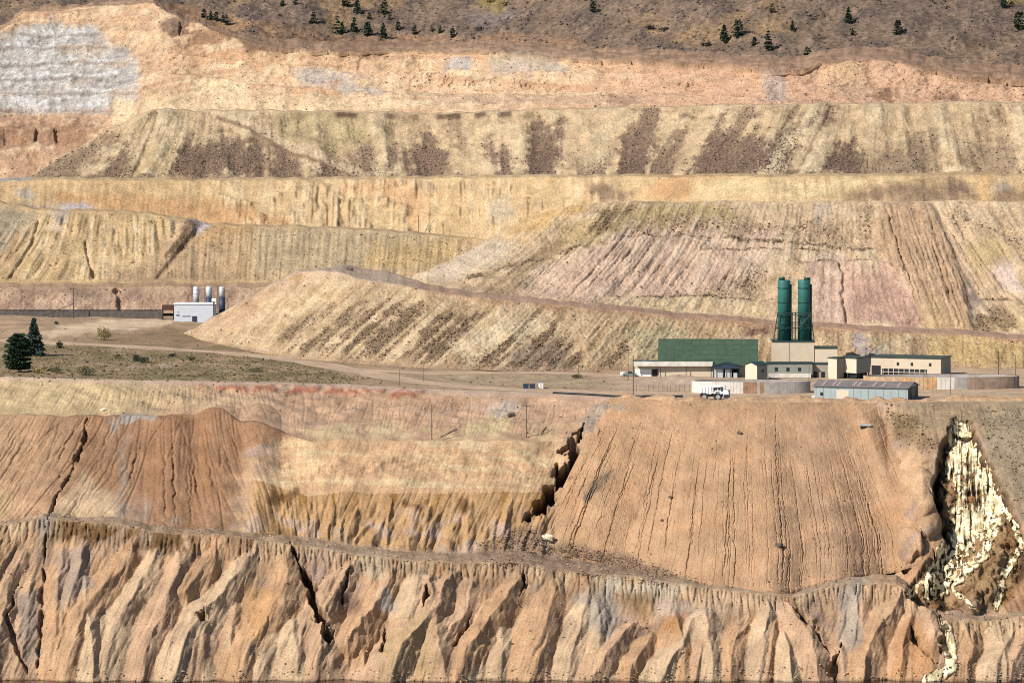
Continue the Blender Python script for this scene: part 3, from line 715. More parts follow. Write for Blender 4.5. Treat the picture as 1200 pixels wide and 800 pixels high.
M_ROAD = earth_mat('dirt_road_soil', 0.6, 0.1, 0.4, 0.15, 0.3)
for k_, (pts_, w_) in enumerate(ROADS):
    P_ = [Vector(gxy(p)) for p in pts_]; q_ = []
    for a_, b_ in zip(P_, P_[1:]):
        n_ = max(2, int((b_ - a_).length / 3))
        q_ += [a_.lerp(b_, i / n_) for i in range(n_)]
    q_.append(P_[-1]); V_, F_, c_ = [], [], []
    for i, p in enumerate(q_):
        d_ = (q_[min(i + 2, len(q_) - 1)] - q_[max(i - 2, 0)]).normalized(); n_ = Vector((-d_.y, d_.x))
        wl, wr = w_ * .5 * (1 + .25 * math.sin(i * .7) * math.sin(i * .23)), w_ * .5 * (1 + .25 * math.sin(i * .5 + 2))
        for j, tt_ in enumerate(np.linspace(-1, 1, 9)):
            v_ = p + n_ * (wl if tt_ < 0 else wr) * tt_
            fx_ = 600 + FPX * v_.x / (v_.y * ca + 110 * sa)
            V_.append((v_.x, v_.y, float(Gz(fx_)) + .075 - (.05 if j in (0, 8) else 0)))
            c_.append(C(226, 192, 152) if j % 2 == 0 else C(212, 180, 142))
        if i: F_ += [(9 * (i - 1) + j, 9 * (i - 1) + j + 1, 9 * i + j + 1, 9 * i + j) for j in range(8)]
    tag(link('dirt_road', raw_mesh('dirt_road', V_, F_, M_ROAD, np.array(c_))), kind='structure')
JIT = 1.4
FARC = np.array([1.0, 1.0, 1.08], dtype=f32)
# ---------------------------------------------------------------- front waste dump (spur with a haul road on top)
cols = columns(216, 1212, 1.1, lo=216)
Dd = sheet(cols, [
    ('plane', [(216, 391), (235, 398.5), (280, 409), (330, 418.5), (400, 425), (500, 431.5), (600, 434.5), (690, 435), (800, 432), (900, 431), (1100, 431), (1200, 432), (1460, 434)], None),
    ('slope', [(216, 390.3), (222, 387), (260, 366), (300, 345), (330, 327), (350, 318), (372, 316), (400, 320), (430, 328), (480, 336), (530, 345), (600, 352), (700, 361), (800, 371), (900, 380), (1000, 386), (1100, 391), (1200, 397), (1460, 405)],
        [(216, .2), (260, .26), (330, .5), (420, .68), (1460, .7)], 105),
    ('step', [(216, 1), (300, 3), (350, 8), (385, 20), (412, 55), (455, 55), (500, 28), (560, 24), (1460, 26)], [(216, 0), (370, .2), (410, 1.0), (460, 1), (560, .3), (1460, .3)], 8, .1),
    ('step', 60, [(216, -20), (300, -24), (400, -14), (1460, -6)], 8, .3),
])
px, py, X, T = Dd.px, Dd.py, Dd.X, Dd.T
lean = ip([(216, .8), (420, 1.05), (560, 1.15), (700, .85), (900, .3), (1100, 0)], px)
phi = X + lean * (py - 390) * .28
wf2 = fbm(X / 3, T / 4, 3, 201); b2 = fbm(X / 9, T / 7, 4, 202); st = fbm(phi / 3.2, T / 60, 4, 203); bl = fbm(X / 25, T / 15, 3, 204)
fa = (Dd.G == 1) * np.sin(np.clip(Dd.V, 0, 1) * PI).clip(0, 1) ** .5
fa0 = (Dd.G == 0) * 1.0
taper = ss(216, 262, px)
Dd.D += taper * ((Dd.G == 0) * ss(0, .15, Dd.V) * ss(1, .9, Dd.V) * (.4 * st + .6 * b2 + .3 * bl + .26 * fbm(X / 1.2, T / 1.2, 3, 205)) + (Dd.G >= 1) * .15 * b2)
Dd.D -= fa0 * taper * .25 * gul(phi / 5, T / 60, 206, .2)
h = ss(0, 1, (Dd.V)) * fa0
fs = fbm(X / .8, T / .8, 3, 208, .7); n5 = st * 6 + b2 * 7 + wf2 * 3 + fs * 3
col = np.zeros(px.shape + (3,), dtype=f32) + C(210, 176, 126)
col = mix(col, C(222, 194, 140), ss(0, .6, st + .3 * bl) * .8)
col = mix(col, C(196, 166, 114), ss(.0, .6, -st + .3 * b2) * .7)
rockD = np.zeros(px.shape, dtype=f32); bnd = 1.0 * perlin(phi / 5.5 + .3 * b2, T / 60, 209) + .9 * perlin(phi / 2.4, T / 70, 210) + .5 * b2
col = mix(col, C(228, 200, 148), ss(.05, .5, -bnd) * .7 * ss(720, 640, px))
for pg, k in (([(330, 412), (390, 375), (430, 352), (470, 352), (560, 370), (520, 426), (400, 420)], .75), ([(520, 430), (560, 410), (600, 392), (650, 375), (665, 392), (690, 434), (600, 434)], .95),
              ([(300, 405), (350, 375), (380, 355), (400, 350), (350, 400)], .7), ([(560, 365), (640, 362), (660, 372), (600, 372)], .5), ([(690, 434), (715, 400), (735, 380), (745, 395), (720, 434)], .75), ([(620, 425), (640, 395), (668, 382), (655, 420)], .7),
              ([(260, 395), (330, 360), (345, 365), (285, 405)], .25)):
    mk = pmask(px, py, pg, 7, n5) * ss(-.35, .3, bnd + .25 * st + .3 * wf2 + .5 * fs) * k
    col = mix(col, C(130, 108, 80), mk); rockD = np.maximum(rockD, mk)
dk = pmask(px, py, [(585, 433), (620, 405), (655, 402), (672, 434)], 7, n5) * .6
col = mix(col, C(112, 96, 84), dk)
col = mix(col, C(218, 178, 132), pmask(px, py, [(222, 388), (350, 318), (372, 316), (330, 345), (260, 395)], 6, n5) * .8)
col = mix(col, C(188, 144, 84), pmask(px, py, [(255, 372), (345, 322), (350, 324), (300, 352)], 4, n5) * .7)
col = mix(col, C(230, 208, 160), pmask(px, py, [(530, 400), (600, 372), (640, 378), (610, 395), (545, 415)], 7, n5) * .7)
col = mix(col, C(196, 184, 132), pmask(px, py, [(735, 420), (740, 385), (790, 380), (810, 400), (770, 420)], 7, n5) * .6)
for pg, c_, k in (([(855, 400), (880, 398), (880, 430), (855, 430)], C(178, 168, 156), .7), ([(1003, 392), (1024, 396), (1024, 418), (1003, 420)], C(176, 168, 160), .7), ([(1024, 400), (1050, 402), (1052, 418), (1026, 420)], C(168, 160, 134), .6),
                  ([(1060, 395), (1085, 388), (1090, 425), (1062, 425)], C(170, 140, 104), .6), ([(876, 382), (905, 384), (900, 390), (878, 390)], C(120, 84, 66), .8), ([(890, 400), (912, 400), (912, 430), (890, 430)], C(150, 116, 74), .5),
                  ([(1085, 395), (1210, 398), (1210, 432), (1095, 428)], C(206, 174, 104), .7), ([(1165, 425), (1180, 395), (1186, 398), (1172, 430)], C(140, 110, 66), .6)):
    col = mix(col, c_, pmask(px, py, pg, 6, n5) * k)
road_ = (Dd.G >= 1).astype(f32)
col = mix(col, C(196, 158, 122), road_ * .9)
col = mix(col, C(208, 184, 148), road_ * ss(500, 470, px) * .8)
crest = fa0 * ss(.86, 1.0, Dd.V + .06 * b2)
col = mix(col, C(186, 140, 100), crest * ss(480, 520, px) * .75)
col = mix(col, C(220, 188, 148), crest * ss(480, 440, px) * .6)
col = mix(col, C(178, 142, 106), fa0 * ss(.1, 0, Dd.V - .04 * b2) * .6)
Dd.col = col * (1 + .14 * wf2)[..., None].astype(f32)
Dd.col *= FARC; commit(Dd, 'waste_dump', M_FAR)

# ---------------------------------------------------------------- main waste dump behind the haul road
cols = columns(478, 1212, 1.1, lo=478)
ty = np.interp(cols, Dd.cols, Dd.K[2][0]); tzz = np.interp(cols, Dd.cols, Dd.K[2][1])
dr = ip([(478, 0), (500, 1), (560, 3), (1460, 3)], cols)
E = sheet(cols, [
    ('abs', list(zip(cols, ty - dr)), list(zip(cols, tzz - 1.0))),
    ('slope', [(478, 330), (485, 322), (500, 317), (540, 299), (580, 276), (620, 254), (660, 243), (690, 238), (720, 236), (1460, 235)],
        [(478, .2), (500, .3), (560, .42), (640, .6), (720, .68), (1460, .7)], 120),
    ('step', 9, -.35, 3, .1),
    ('step', 120, -26, 8, .3),
])
px, py, X, T = E.px, E.py, E.X, E.T
lean = ip([(478, 1.6), (650, 1.25), (760, .8), (900, .45), (1000, .05), (1060, -.25), (1200, -.6)], px)
phi = X + lean * (py - 310) * .28
wf2 = fbm(X / 3, T / 4, 3, 221); b2 = fbm(X / 9, T / 7, 4, 222); st = fbm(phi / 3.0, T / 60, 4, 223); bl = fbm(X / 25, T / 15, 3, 224)
f0 = (E.G == 0) * ss(0, .06, E.V) * (.35 + .65 * ss(1, .95, E.V)) * ss(490, 600, px)
E.D += f0 * (.4 * st + .5 * b2 + .24 * fbm(X / 1.2, T / 1.2, 3, 225) + 1.0 * bl)
pink = pmask(px, py, [(600, 345), (640, 300), (700, 280), (760, 270), (830, 268), (905, 272), (915, 290), (880, 330), (830, 345), (700, 352)], 8, b2 * 10)
E.D -= f0 * (pink * ss(-.4, .4, bl + .4 * b2) * (.5 * gul(phi / 5.5, T / 40, 226, .35) + .25 * gul(phi / 1.9, T / 40, 227, .6)) + .12 * gul(phi / 2.5, T / 40, 228, .4))
for ln, hgt in (([(826, 292), (900, 289), (1026, 290)], 1.6), ([(935, 305), (960, 304), (1030, 304), (1062, 318)], 2.0), ([(720, 345), (800, 347), (905, 349)], 1.6), ([(1140, 348), (1182, 350)], 1.8), ([(560, 318), (700, 290), (745, 276), (800, 275)], .7)):
    xs = np.array([p[0] for p in ln]); yl = np.interp(px, xs, [p[1] for p in ln])
    wnd = ss(xs[0] - 12, xs[0] + 10, px) * ss(xs[-1] + 12, xs[-1] - 10, px)
    E.D -= f0 * wnd * hgt * ss(1.5, -1.5, py - yl + b2 * 3) * ss(-40, -6, py - yl) 
E.D -= f0 * 1.3 * ss(4, .5, ldist(px + wf2 * 2, py, [(984, 305), (990, 322), (988, 345), (993, 378)])[0])
E.D -= f0 * 1.2 * ss(5, 1, ldist(px + wf2 * 2, py, [(1120, 255), (1150, 300), (1180, 335), (1205, 355)])[0])
E_fan = pmask(px, py, [(1030, 240), (1088, 238), (1110, 280), (1128, 330), (1140, 388), (1092, 388), (1062, 330), (1026, 290)], 5)
rills(E, f0 * E_fan, 990, 1120, 238, 388, [(900, -.34), (1200, -.34)], 75, 232, .75)
rills(E, f0 * pink, 650, 1000, 275, 350, [(600, 1.0), (900, .7)], 45, 233, .6)
rills(E, f0 * pmask(px, py, [(1082, 240), (1112, 238), (1200, 352), (1150, 345)], 5), 1060, 1140, 238, 350, [(900, -.72), (1200, -.72)], 22, 234, .7)
E.D += f0 * 2.2 * E_fan
fs = fbm(X / .8, T / .8, 3, 231, .7); n5 = st * 6 + b2 * 7 + wf2 * 3 + fs * 3
col = np.zeros(px.shape + (3,), dtype=f32) + C(220, 188, 140)
col = mix(col, C(232, 206, 156), ss(-.1, .5, .2 * st + .6 * bl + .5 * b2) * .8)
col = mix(col, C(178, 148, 104), ss(.1, .5, fs * .6 - b2 * .5) * .45)
col = mix(col, C(198, 166, 114), ss(.1, .7, -st + .4 * b2) * .6)
col = mix(col, C(228, 192, 154), pink * .85)
col = mix(col, C(234, 206, 168), pink * ss(0, .5, st) * .6)
def cp(pg, c_, k, f=6, nz=1.0):
    global col
    mk = pmask(px, py, pg, f, n5 * nz) * k
    col = mix(col, c_, mk)
    return mk
cp([(485, 322), (545, 297), (600, 268), (625, 270), (590, 300), (545, 322), (510, 330)], C(230, 206, 166), .85)
cp([(600, 262), (640, 246), (690, 238), (665, 256), (620, 276), (590, 280)], C(226, 182, 108), .8)
cp([(660, 270), (720, 238), (850, 237), (860, 255), (740, 262), (690, 290), (640, 310)], C(202, 174, 112), .7)
cp([(540, 340), (600, 308), (660, 285), (690, 288), (640, 305), (605, 345)], C(164, 137, 96), .75)
rk = np.zeros(px.shape) + cp([(692, 275), (705, 248), (740, 245), (720, 262), (705, 278)], C(124, 104, 72), .75)
for pg in ([(722, 278), (760, 255), (800, 245), (830, 262), (800, 276)], [(795, 275), (830, 255), (900, 258), (985, 262), (1000, 285), (900, 272), (820, 272)], [(1002, 290), (1008, 240), (1025, 238), (1022, 290)], [(755, 352), (790, 340), (830, 335), (880, 320), (890, 345), (800, 350)],
           [(850, 330), (880, 308), (900, 320), (880, 342)], [(1110, 250), (1120, 240), (1150, 262), (1190, 268), (1205, 300), (1160, 275), (1130, 270)], [(668, 352), (700, 345), (720, 352)]):
    rk = np.maximum(rk, cp(pg, C(146, 122, 90), .7 * ss(-.5, .4, fs + .5 * b2 + .4 * st)))
rk = np.maximum(rk, cp([(1142, 388), (1148, 370), (1170, 362), (1190, 376), (1180, 388)], C(92, 70, 56), .85))
cp([(1130, 350), (1135, 335), (1150, 350), (1136, 375), (1128, 370)], C(150, 134, 124), .7)
cp([(945, 306), (1050, 304), (1072, 340), (1085, 385), (950, 380)], C(218, 178, 144), .9)
cp([(1000, 320), (1060, 330), (1085, 382), (1010, 384)], C(194, 150, 120), .45)
cp([(945, 330), (985, 312), (990, 375), (950, 372)], C(228, 194, 158), .6)
fan = pmask(px, py, [(1030, 240), (1088, 238), (1110, 280), (1128, 330), (1140, 388), (1092, 388), (1062, 330), (1026, 290)], 5, n5 * .6)
col = mix(col, C(196, 160, 116), fan * .9)
col = mix(col, C(222, 188, 142), fan * ss(.1, .5, fbm((X - (py - 240) * .1) / 1.6, T / 50, 3, 229)) * .7)
cp([(1082, 240), (1112, 238), (1150, 285), (1182, 330), (1200, 352), (1160, 345), (1110, 275)], C(228, 194, 146), .8)
cp([(1160, 310), (1180, 305), (1198, 340), (1205, 345), (1180, 335)], C(232, 206, 180), .8)
cp([(1128, 290), (1170, 275), (1190, 300), (1150, 315)], C(206, 178, 112), .6)
cp([(955, 240), (972, 238), (970, 255), (955, 252)], C(196, 180, 156), .6)
cp([(720, 350), (905, 352), (905, 372), (720, 365)], C(228, 200, 142), .7)
cp([(950, 292), (985, 292), (985, 304), (955, 304)], C(206, 182, 158), .5)
cp([(1090, 350), (1140, 388), (1180, 360), (1200, 350), (1205, 395), (1080, 395)], C(206, 176, 116), .5)
for ln in ([(826, 291), (900, 289), (1026, 290)], [(935, 305), (960, 304), (1030, 304)], [(715, 346), (800, 348), (905, 350)], [(1138, 349), (1184, 351)], [(735, 276), (800, 275), (990, 285)], [(545, 327), (600, 312), (680, 288)]):
    xs = np.array([p[0] for p in ln]); yl = np.interp(px, xs, [p[1] for p in ln]); wnd = ss(xs[0] - 8, xs[0] + 8, px) * ss(xs[-1] + 8, xs[-1] - 8, px)
    mk = wnd * ss(3.2, .8, np.abs(py - yl + 2.5 * b2 + 1.5 * wf2)) * ss(-.5, .1, b2 + fs * .6)
    col = mix(col, C(122, 98, 74), mk * .8); rk = np.maximum(rk, mk)
    col = mix(col, C(234, 206, 158), wnd * ss(14, 4, np.abs(py - yl - 9 + 3 * b2)) * ss(-.3, .3, fs + .5 * st) * .5)
E.col = col * (1 + .14 * wf2)[..., None].astype(f32)
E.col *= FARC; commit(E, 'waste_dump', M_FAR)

# ---------------------------------------------------------------- lower tier at the left, embankment at its foot
cols = columns(-12, 640, 1.1, hi=640)
Fs = sheet(cols, [
    ('plane', [(-260, 367), (640, 367)], -107.2),
    ('slope', [(-260, 337), (180, 337), (300, 337), (640, 337)], 1.1, 36),
    ('step', 26, .6, 6, .1),
    ('slope', [(-260, 236), (0, 237), (40, 246), (60, 247), (150, 248), (220, 257), (235, 263), (250, 264), (300, 265), (420, 269), (545, 279), (640, 288)], .68, 100),
    ('step', 16, .2, 5, .1),
    ('step', 60, -8, 4, .3),
])
px, py, X, T = Fs.px, Fs.py, Fs.X, Fs.T
kk = ip([(0, .6), (40, .45), (100, 0), (200, -.15), (240, 0), (600, .1)], px)
phi = X + kk * (py - 290) * .32
wf2 = fbm(X / 3, T / 4, 3, 241); b2 = fbm(X / 10, T / 8, 4, 242); st = fbm(phi / 3.0, T / 60, 4, 243); bl = fbm(X / 30, T / 20, 3, 244)
up = (Fs.G == 2) * ss(0, .08, Fs.V) * ss(1, .9, Fs.V)
lf = ss(235, 200, px + (py - 260) * .9)
Fs.D += up * lf * ss(-.7, .2, bl + .6 * b2) * (1.9 * np.abs(perlin(phi / 4.0, T / 30, 245)) + .8 * np.abs(perlin(phi / 1.7, T / 30, 246)) + .5 * b2)
Fs.D += up * (1 - lf) * (.4 * st + .4 * b2 + .35 * np.abs(perlin(phi / 1.4, T / 40, 247)))
Fs.D += (Fs.G == 0) * np.sin(Fs.V * PI).clip(0, 1) ** .5 * (.5 * b2 + .3 * fbm(X / 2, T / 2, 3, 248))
Fs.D -= up * 1.2 * ss(5, 1, ldist(px, py, [(232, 270), (215, 290), (195, 315), (180, 333)])[0])
Fs.D -= up * 1.5 * ss(3, .5, ldist(px + wf2, py, [(45, 260), (38, 285), (20, 315), (6, 332)])[0])
Fs.D -= up * 1.5 * ss(3, .5, ldist(px + wf2, py, [(100, 285), (106, 310), (110, 325)])[0])
Fs.D -= (Fs.G == 0) * 2.2 * ss(5, 2, ldist(px + wf2 * 2, py, [(137, 341), (142, 350), (141, 362)])[0])
Fs.D += up * 2.0 * pmask(px, py, [(192, 300), (222, 256), (230, 262), (205, 290)], 6, b2 * 4)
n5 = st * 5 + b2 * 6
col = np.zeros(px.shape + (3,), dtype=f32) + C(214, 180, 122)
col = mix(col, C(232, 204, 150), up * lf * ss(-.2, .4, st) * .8)
col = mix(col, C(206, 176, 112), up * lf * ss(.1, .6, b2) * .7)
col = mix(col, C(186, 156, 116), (1 - lf) * up * ss(300, 240, px) * .7)
col = mix(col, C(206, 174, 124), (1 - lf) * up * ss(260, 320, px) * .8)
cp([(-60, 240), (40, 248), (30, 275), (10, 310), (-60, 320)], C(178, 164, 130), .75)
cp([(0, 300), (22, 268), (26, 285), (8, 318)], C(214, 170, 112), .7)
cp([(60, 246), (80, 250), (70, 268), (58, 262)], C(206, 190, 170), .6)
cp([(115, 333), (200, 300), (235, 268), (245, 278), (190, 333)], C(194, 162, 116), .85)
cp([(232, 264), (275, 262), (310, 268), (260, 280), (235, 290)], C(206, 166, 106), .8)
cp([(222, 256), (245, 264), (240, 270), (228, 268)], C(196, 192, 186), .8)
cp([(205, 290), (222, 258), (228, 262), (212, 286)], C(120, 96, 66), .8)
cp([(300, 266), (480, 266), (540, 280), (520, 320), (400, 318), (300, 320)], C(194, 174, 130), .6)
cp([(430, 285), (545, 280), (520, 315), (430, 312)], C(214, 178, 110), .6)
em = (Fs.G == 0).astype(f32)
col = mix(col, C(206, 172, 134), em * .9)
col = mix(col, C(166, 134, 106), em * ss(0, .5, bl + .4 * b2) * .8)
cp([(160, 348), (205, 348), (205, 366), (160, 364)], C(176, 140, 106), .6)
cp([(85, 338), (128, 338), (120, 352), (88, 352)], C(160, 132, 108), .6)
col = mix(col, C(196, 160, 118), (Fs.G == 1) * .8)
Fs.col = col * (1 + .14 * wf2)[..., None].astype(f32)
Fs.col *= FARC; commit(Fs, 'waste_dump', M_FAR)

# ---------------------------------------------------------------- middle tier across the whole width
YF = [(-260, 1915), (0, 1910), (240, 1905), (500, 1880), (700, 1815), (900, 1755), (1200, 1735), (1460, 1730)]
cols = columns(-12, 1212, 1.1)
Fm = sheet(cols, [
    ('abs', [(a, b - 8) for a, b in YF], [(-260, -84), (350, -88), (500, -92), (650, -88), (900, -76), (1460, -74)]),
    ('slope', [(-260, 213), (0, 213), (30, 210.5), (200, 212), (350, 210.5), (500, 209), (700, 207.5), (900, 207), (1200, 205), (1460, 204)], [(0, .68), (400, .72), (500, .85), (700, .85), (900, .66), (1460, .66)], 70),
    ('step', 24, .25, 6, .1),
    ('step', 40, -1, 3, .1),
])
px, py, X, T = Fm.px, Fm.py, Fm.X, Fm.T
wf2 = fbm(X / 3, T / 4, 3, 261); b2 = fbm(X / 10, T / 8, 4, 262); st = fbm(X / 3.0, T / 50, 4, 263); bl = fbm(X / 30, T / 12, 3, 264)
f0 = (Fm.G == 0) * (.35 + .65 * ss(1, .9, Fm.V))
rl = ss(230, 270, px) * ss(760, 690, px)
Fm.D += f0 * (rl * ss(-.5, .3, bl + .5 * b2) * (3.0 * np.abs(perlin(X / 6 + .4 * bl, T / 22, 265)) + 1.3 * np.abs(perlin(X / 2.2, T / 20, 266))) + .6 * b2 + .3 * st + .5 * bl)
Fm.D -= f0 * (1 - rl) * 1.2 * ss(226, 240, py + 5 * b2) * ss(250, 200, px)
n5 = st * 4 + b2 * 6
col = np.zeros(px.shape + (3,), dtype=f32) + C(218, 184, 126)
col = mix(col, C(232, 204, 150), ss(-.2, .5, st) * rl * .7)
cp([(60, 222), (120, 225), (180, 232), (240, 240), (270, 255), (150, 252), (60, 235)], C(210, 160, 100), .7)
cp([(200, 228), (250, 232), (300, 246), (320, 262), (200, 262)], C(202, 154, 98), .5)
cp([(262, 240), (340, 258), (340, 268), (262, 262)], C(218, 168, 108), .6)
cp([(-60, 214), (90, 214), (210, 216), (210, 226), (60, 222), (-60, 228)], C(220, 182, 122), .7)
cp([(-60, 236), (0, 235), (60, 240), (50, 252), (-60, 250)], C(158, 146, 134), .85)
cp([(58, 240), (100, 236), (110, 246), (70, 252)], C(204, 200, 192), .8)
cp([(20, 222), (36, 220), (38, 230), (22, 230)], C(184, 180, 154), .7)
cp([(400, 215), (480, 213), (510, 250), (480, 262), (450, 230), (400, 228)], C(222, 172, 116), .6)
cp([(570, 240), (595, 232), (605, 255), (575, 258)], C(196, 182, 148), .6)
cp([(755, 225), (775, 207), (835, 207), (835, 232), (760, 234)], C(214, 162, 104), .7)
for pg in ([(692, 226), (690, 214), (710, 216), (740, 226), (730, 234)], [(993, 234), (1010, 222), (1050, 214), (1120, 220), (1145, 228), (1140, 236)], [(1070, 212), (1120, 206), (1145, 232), (1120, 228)], [(1160, 236), (1172, 214), (1200, 226), (1205, 236)]):
    cp(pg, C(140, 114, 88), .8)
cp([(810, 212), (990, 209), (1060, 210), (1000, 218), (960, 232), (810, 234)], C(228, 202, 142), .7)
cp([(1150, 208), (1165, 208), (1160, 236), (1145, 236)], C(214, 170, 104), .6)
cp([(1160, 214), (1180, 208), (1182, 222), (1164, 226)], C(186, 172, 146), .6)
col = mix(col, C(190, 180, 158), (Fm.G >= 1) * ss(45, 30, px) * .9)
Fm.col = col * (1 + .14 * wf2)[..., None].astype(f32)
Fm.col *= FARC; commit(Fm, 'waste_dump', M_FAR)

# ---------------------------------------------------------------- upper dump with dark rock screes
cols = columns(22, 1212, 1.1, lo=22)
Gu = sheet(cols, [
    ('abs', [(a, b + 44) for a, b in YF], [(-260, -68), (500, -68), (700, -65), (900, -62), (1460, -61.5)]),
    ('slope', [(22, 211), (30, 210), (80, 180), (130, 152), (160, 136), (180, 130), (300, 130), (400, 131), (500, 134), (640, 129), (700, 127), (900, 123), (1200, 120), (1460, 119)],
        [(22, .12), (100, .4), (180, .6), (500, .62), (700, .52), (900, .62), (1460, .66)], 105),
    ('step', [(22, 2), (180, 20), (1460, 20)], .1, 4, .1),
    ('step', 60, [(22, -20), (1460, -5)], 4, .3),
])
px, py, X, T = Gu.px, Gu.py, Gu.X, Gu.T
lean = ip([(22, 1.0), (150, .6), (260, -.1), (420, -.25), (600, -.1), (700, .1), (800, .6), (960, .6), (1060, 0), (1200, -.1)], px)
phi = X + lean * (py - 170) * .33
wf2 = fbm(X / 3, T / 4, 3, 281); b2 = fbm(X / 10, T / 9, 4, 282); st = fbm(phi / 3.5, T / 60, 4, 283); bl = fbm(phi / 14, T / 70, 3, 284)
f0 = (Gu.G == 0) * (.35 + .65 * ss(1, .93, Gu.V)) * ss(22, 120, px)
Gu.D += f0 * (.3 * st + 2.4 * bl + .7 * b2 + .25 * fbm(X / 1.3, T / 1.3, 3, 285))
Gu.D -= f0 * .2 * gul(phi / 4, T / 60, 286, .25)
Gu.D -= f0 * 1.2 * ss(5, 1, ldist(px, py, [(186, 134), (182, 150), (165, 190), (155, 210)])[0])
fs = fbm(X / .9, T / .9, 3, 288, .7); n5 = st * 9 + b2 * 8 + wf2 * 7 + fs * 8 + bl * 16
col = np.zeros(px.shape + (3,), dtype=f32) + C(212, 182, 132)
col = mix(col, C(230, 206, 156), ss(-.1, .5, .2 * st + .6 * bl + .5 * b2) * .85)
col = mix(col, C(176, 148, 104), ss(.1, .5, fs * .6 - b2 * .5) * .5)
col = mix(col, C(194, 166, 116), ss(.0, .6, b2) * .5)
rockG = np.zeros(px.shape, dtype=f32)
for pg, k in (([(30, 212), (75, 190), (130, 158), (140, 166), (95, 200), (90, 212)], .6), ([(95, 212), (120, 190), (155, 165), (152, 212)], .8), ([(196, 212), (205, 172), (250, 160), (280, 158), (306, 176), (309, 212)], .9), ([(322, 212), (326, 182), (345, 190), (362, 212)], .85),
              ([(360, 212), (375, 190), (400, 196), (405, 212)], .75), ([(404, 212), (415, 182), (430, 170), (440, 190), (442, 212)], .7), ([(440, 212), (450, 180), (462, 168), (475, 185), (472, 212)], .75), ([(480, 212), (484, 175), (500, 162), (520, 190), (510, 212)], .9),
              ([(450, 185), (448, 140), (454, 140), (456, 185)], .5), ([(528, 140), (545, 165), (548, 178), (536, 165)], .55), ([(578, 212), (568, 170), (575, 165), (600, 185), (612, 212)], .85), ([(612, 212), (618, 170), (622, 145), (632, 145), (636, 165), (650, 140), (662, 142), (650, 180), (652, 212)], .95),
              ([(692, 212), (695, 185), (712, 182), (720, 212)], .85), ([(722, 212), (732, 160), (745, 130), (772, 128), (775, 150), (762, 180), (750, 212)], .95), ([(748, 205), (780, 160), (795, 136), (806, 135), (795, 165), (770, 208)], .8),
              ([(800, 212), (825, 175), (835, 140), (842, 132), (850, 130), (845, 150), (855, 165), (880, 160), (905, 165), (950, 135), (980, 128), (968, 142), (945, 160), (918, 212)], .95), ([(870, 128), (885, 128), (868, 158), (855, 162)], .7), ([(935, 200), (945, 180), (958, 170), (950, 200)], .6),
              ([(950, 212), (962, 182), (1000, 168), (1010, 185), (1004, 212)], .95), ([(1005, 212), (1030, 182), (1060, 172), (1085, 150), (1110, 145), (1098, 190), (1095, 212)], .6), ([(1140, 140), (1160, 140), (1152, 155)], .5), ([(1120, 180), (1180, 165), (1205, 190), (1205, 212), (1150, 208)], .45), ([(1175, 125), (1205, 125), (1205, 150)], .6),
              ([(290, 150), (318, 160), (322, 178), (296, 172)], .5), ([(292, 135), (305, 136), (303, 148), (292, 146)], .6), ([(335, 145), (348, 146), (346, 160), (336, 158)], .4), ([(365, 160), (395, 165), (395, 178), (370, 175)], .4)):
    mk = pmask(px, py, pg, 6, n5) * k * (.8 + .2 * ss(140, 195, py))
    rockG = np.maximum(rockG, mk)
rockG = np.maximum(rockG, f0 * ss(203, 209, py + 4 * b2) * ss(-.1, .4, bl + .3 * b2) * .7)
rockG = np.maximum(rockG, .5 * f0 * ss(150, 205, py + 12 * bl) * ss(.0, .45, -bl + .35 * b2))
col = mix(col, C(100, 77, 64), rockG * (.7 + .3 * ss(-.5, .3, fs + .4 * wf2)))
cp([(150, 212), (170, 170), (185, 135), (205, 135), (200, 212)], C(204, 176, 120), .85)
cp([(172, 212), (190, 165), (205, 140), (208, 142), (192, 180), (184, 212)], C(228, 204, 156), .8, 3)
cp([(178, 132), (186, 132), (184, 143), (180, 143)], C(90, 70, 52), .7, 2)
for pg in ([(440, 212), (450, 180), (452, 200), (448, 212)], [(700, 170), (712, 150), (706, 190), (696, 190)], [(880, 210), (925, 160), (945, 150), (915, 190), (900, 212)]):
    cp(pg, C(230, 208, 156), .7)
cp([(320, 132), (420, 132), (430, 160), (380, 168), (330, 155)], C(186, 168, 112), .5)
dg, _ = ldist(px + 2 * wf2, py, [(255, 138), (300, 155), (345, 180), (400, 200), (425, 210)], 30)
col = mix(col, C(150, 120, 88), ss(3.5, 1, dg) * .8); col = mix(col, C(226, 200, 152), ss(6, 3, np.abs(dg - 6)) * ss(-2, 1, 174 - py + (px - 340) * .47) * .5)
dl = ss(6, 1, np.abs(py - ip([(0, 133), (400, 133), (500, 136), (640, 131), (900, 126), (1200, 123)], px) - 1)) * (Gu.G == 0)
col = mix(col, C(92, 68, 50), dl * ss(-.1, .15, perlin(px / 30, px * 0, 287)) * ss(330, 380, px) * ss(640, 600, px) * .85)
col = mix(col, C(216, 186, 136), (Gu.G >= 1) * .8)
Gu.col = col * (1 + .16 * wf2)[..., None].astype(f32)
Gu.col *= FARC; commit(Gu, 'waste_dump', M_FAR)

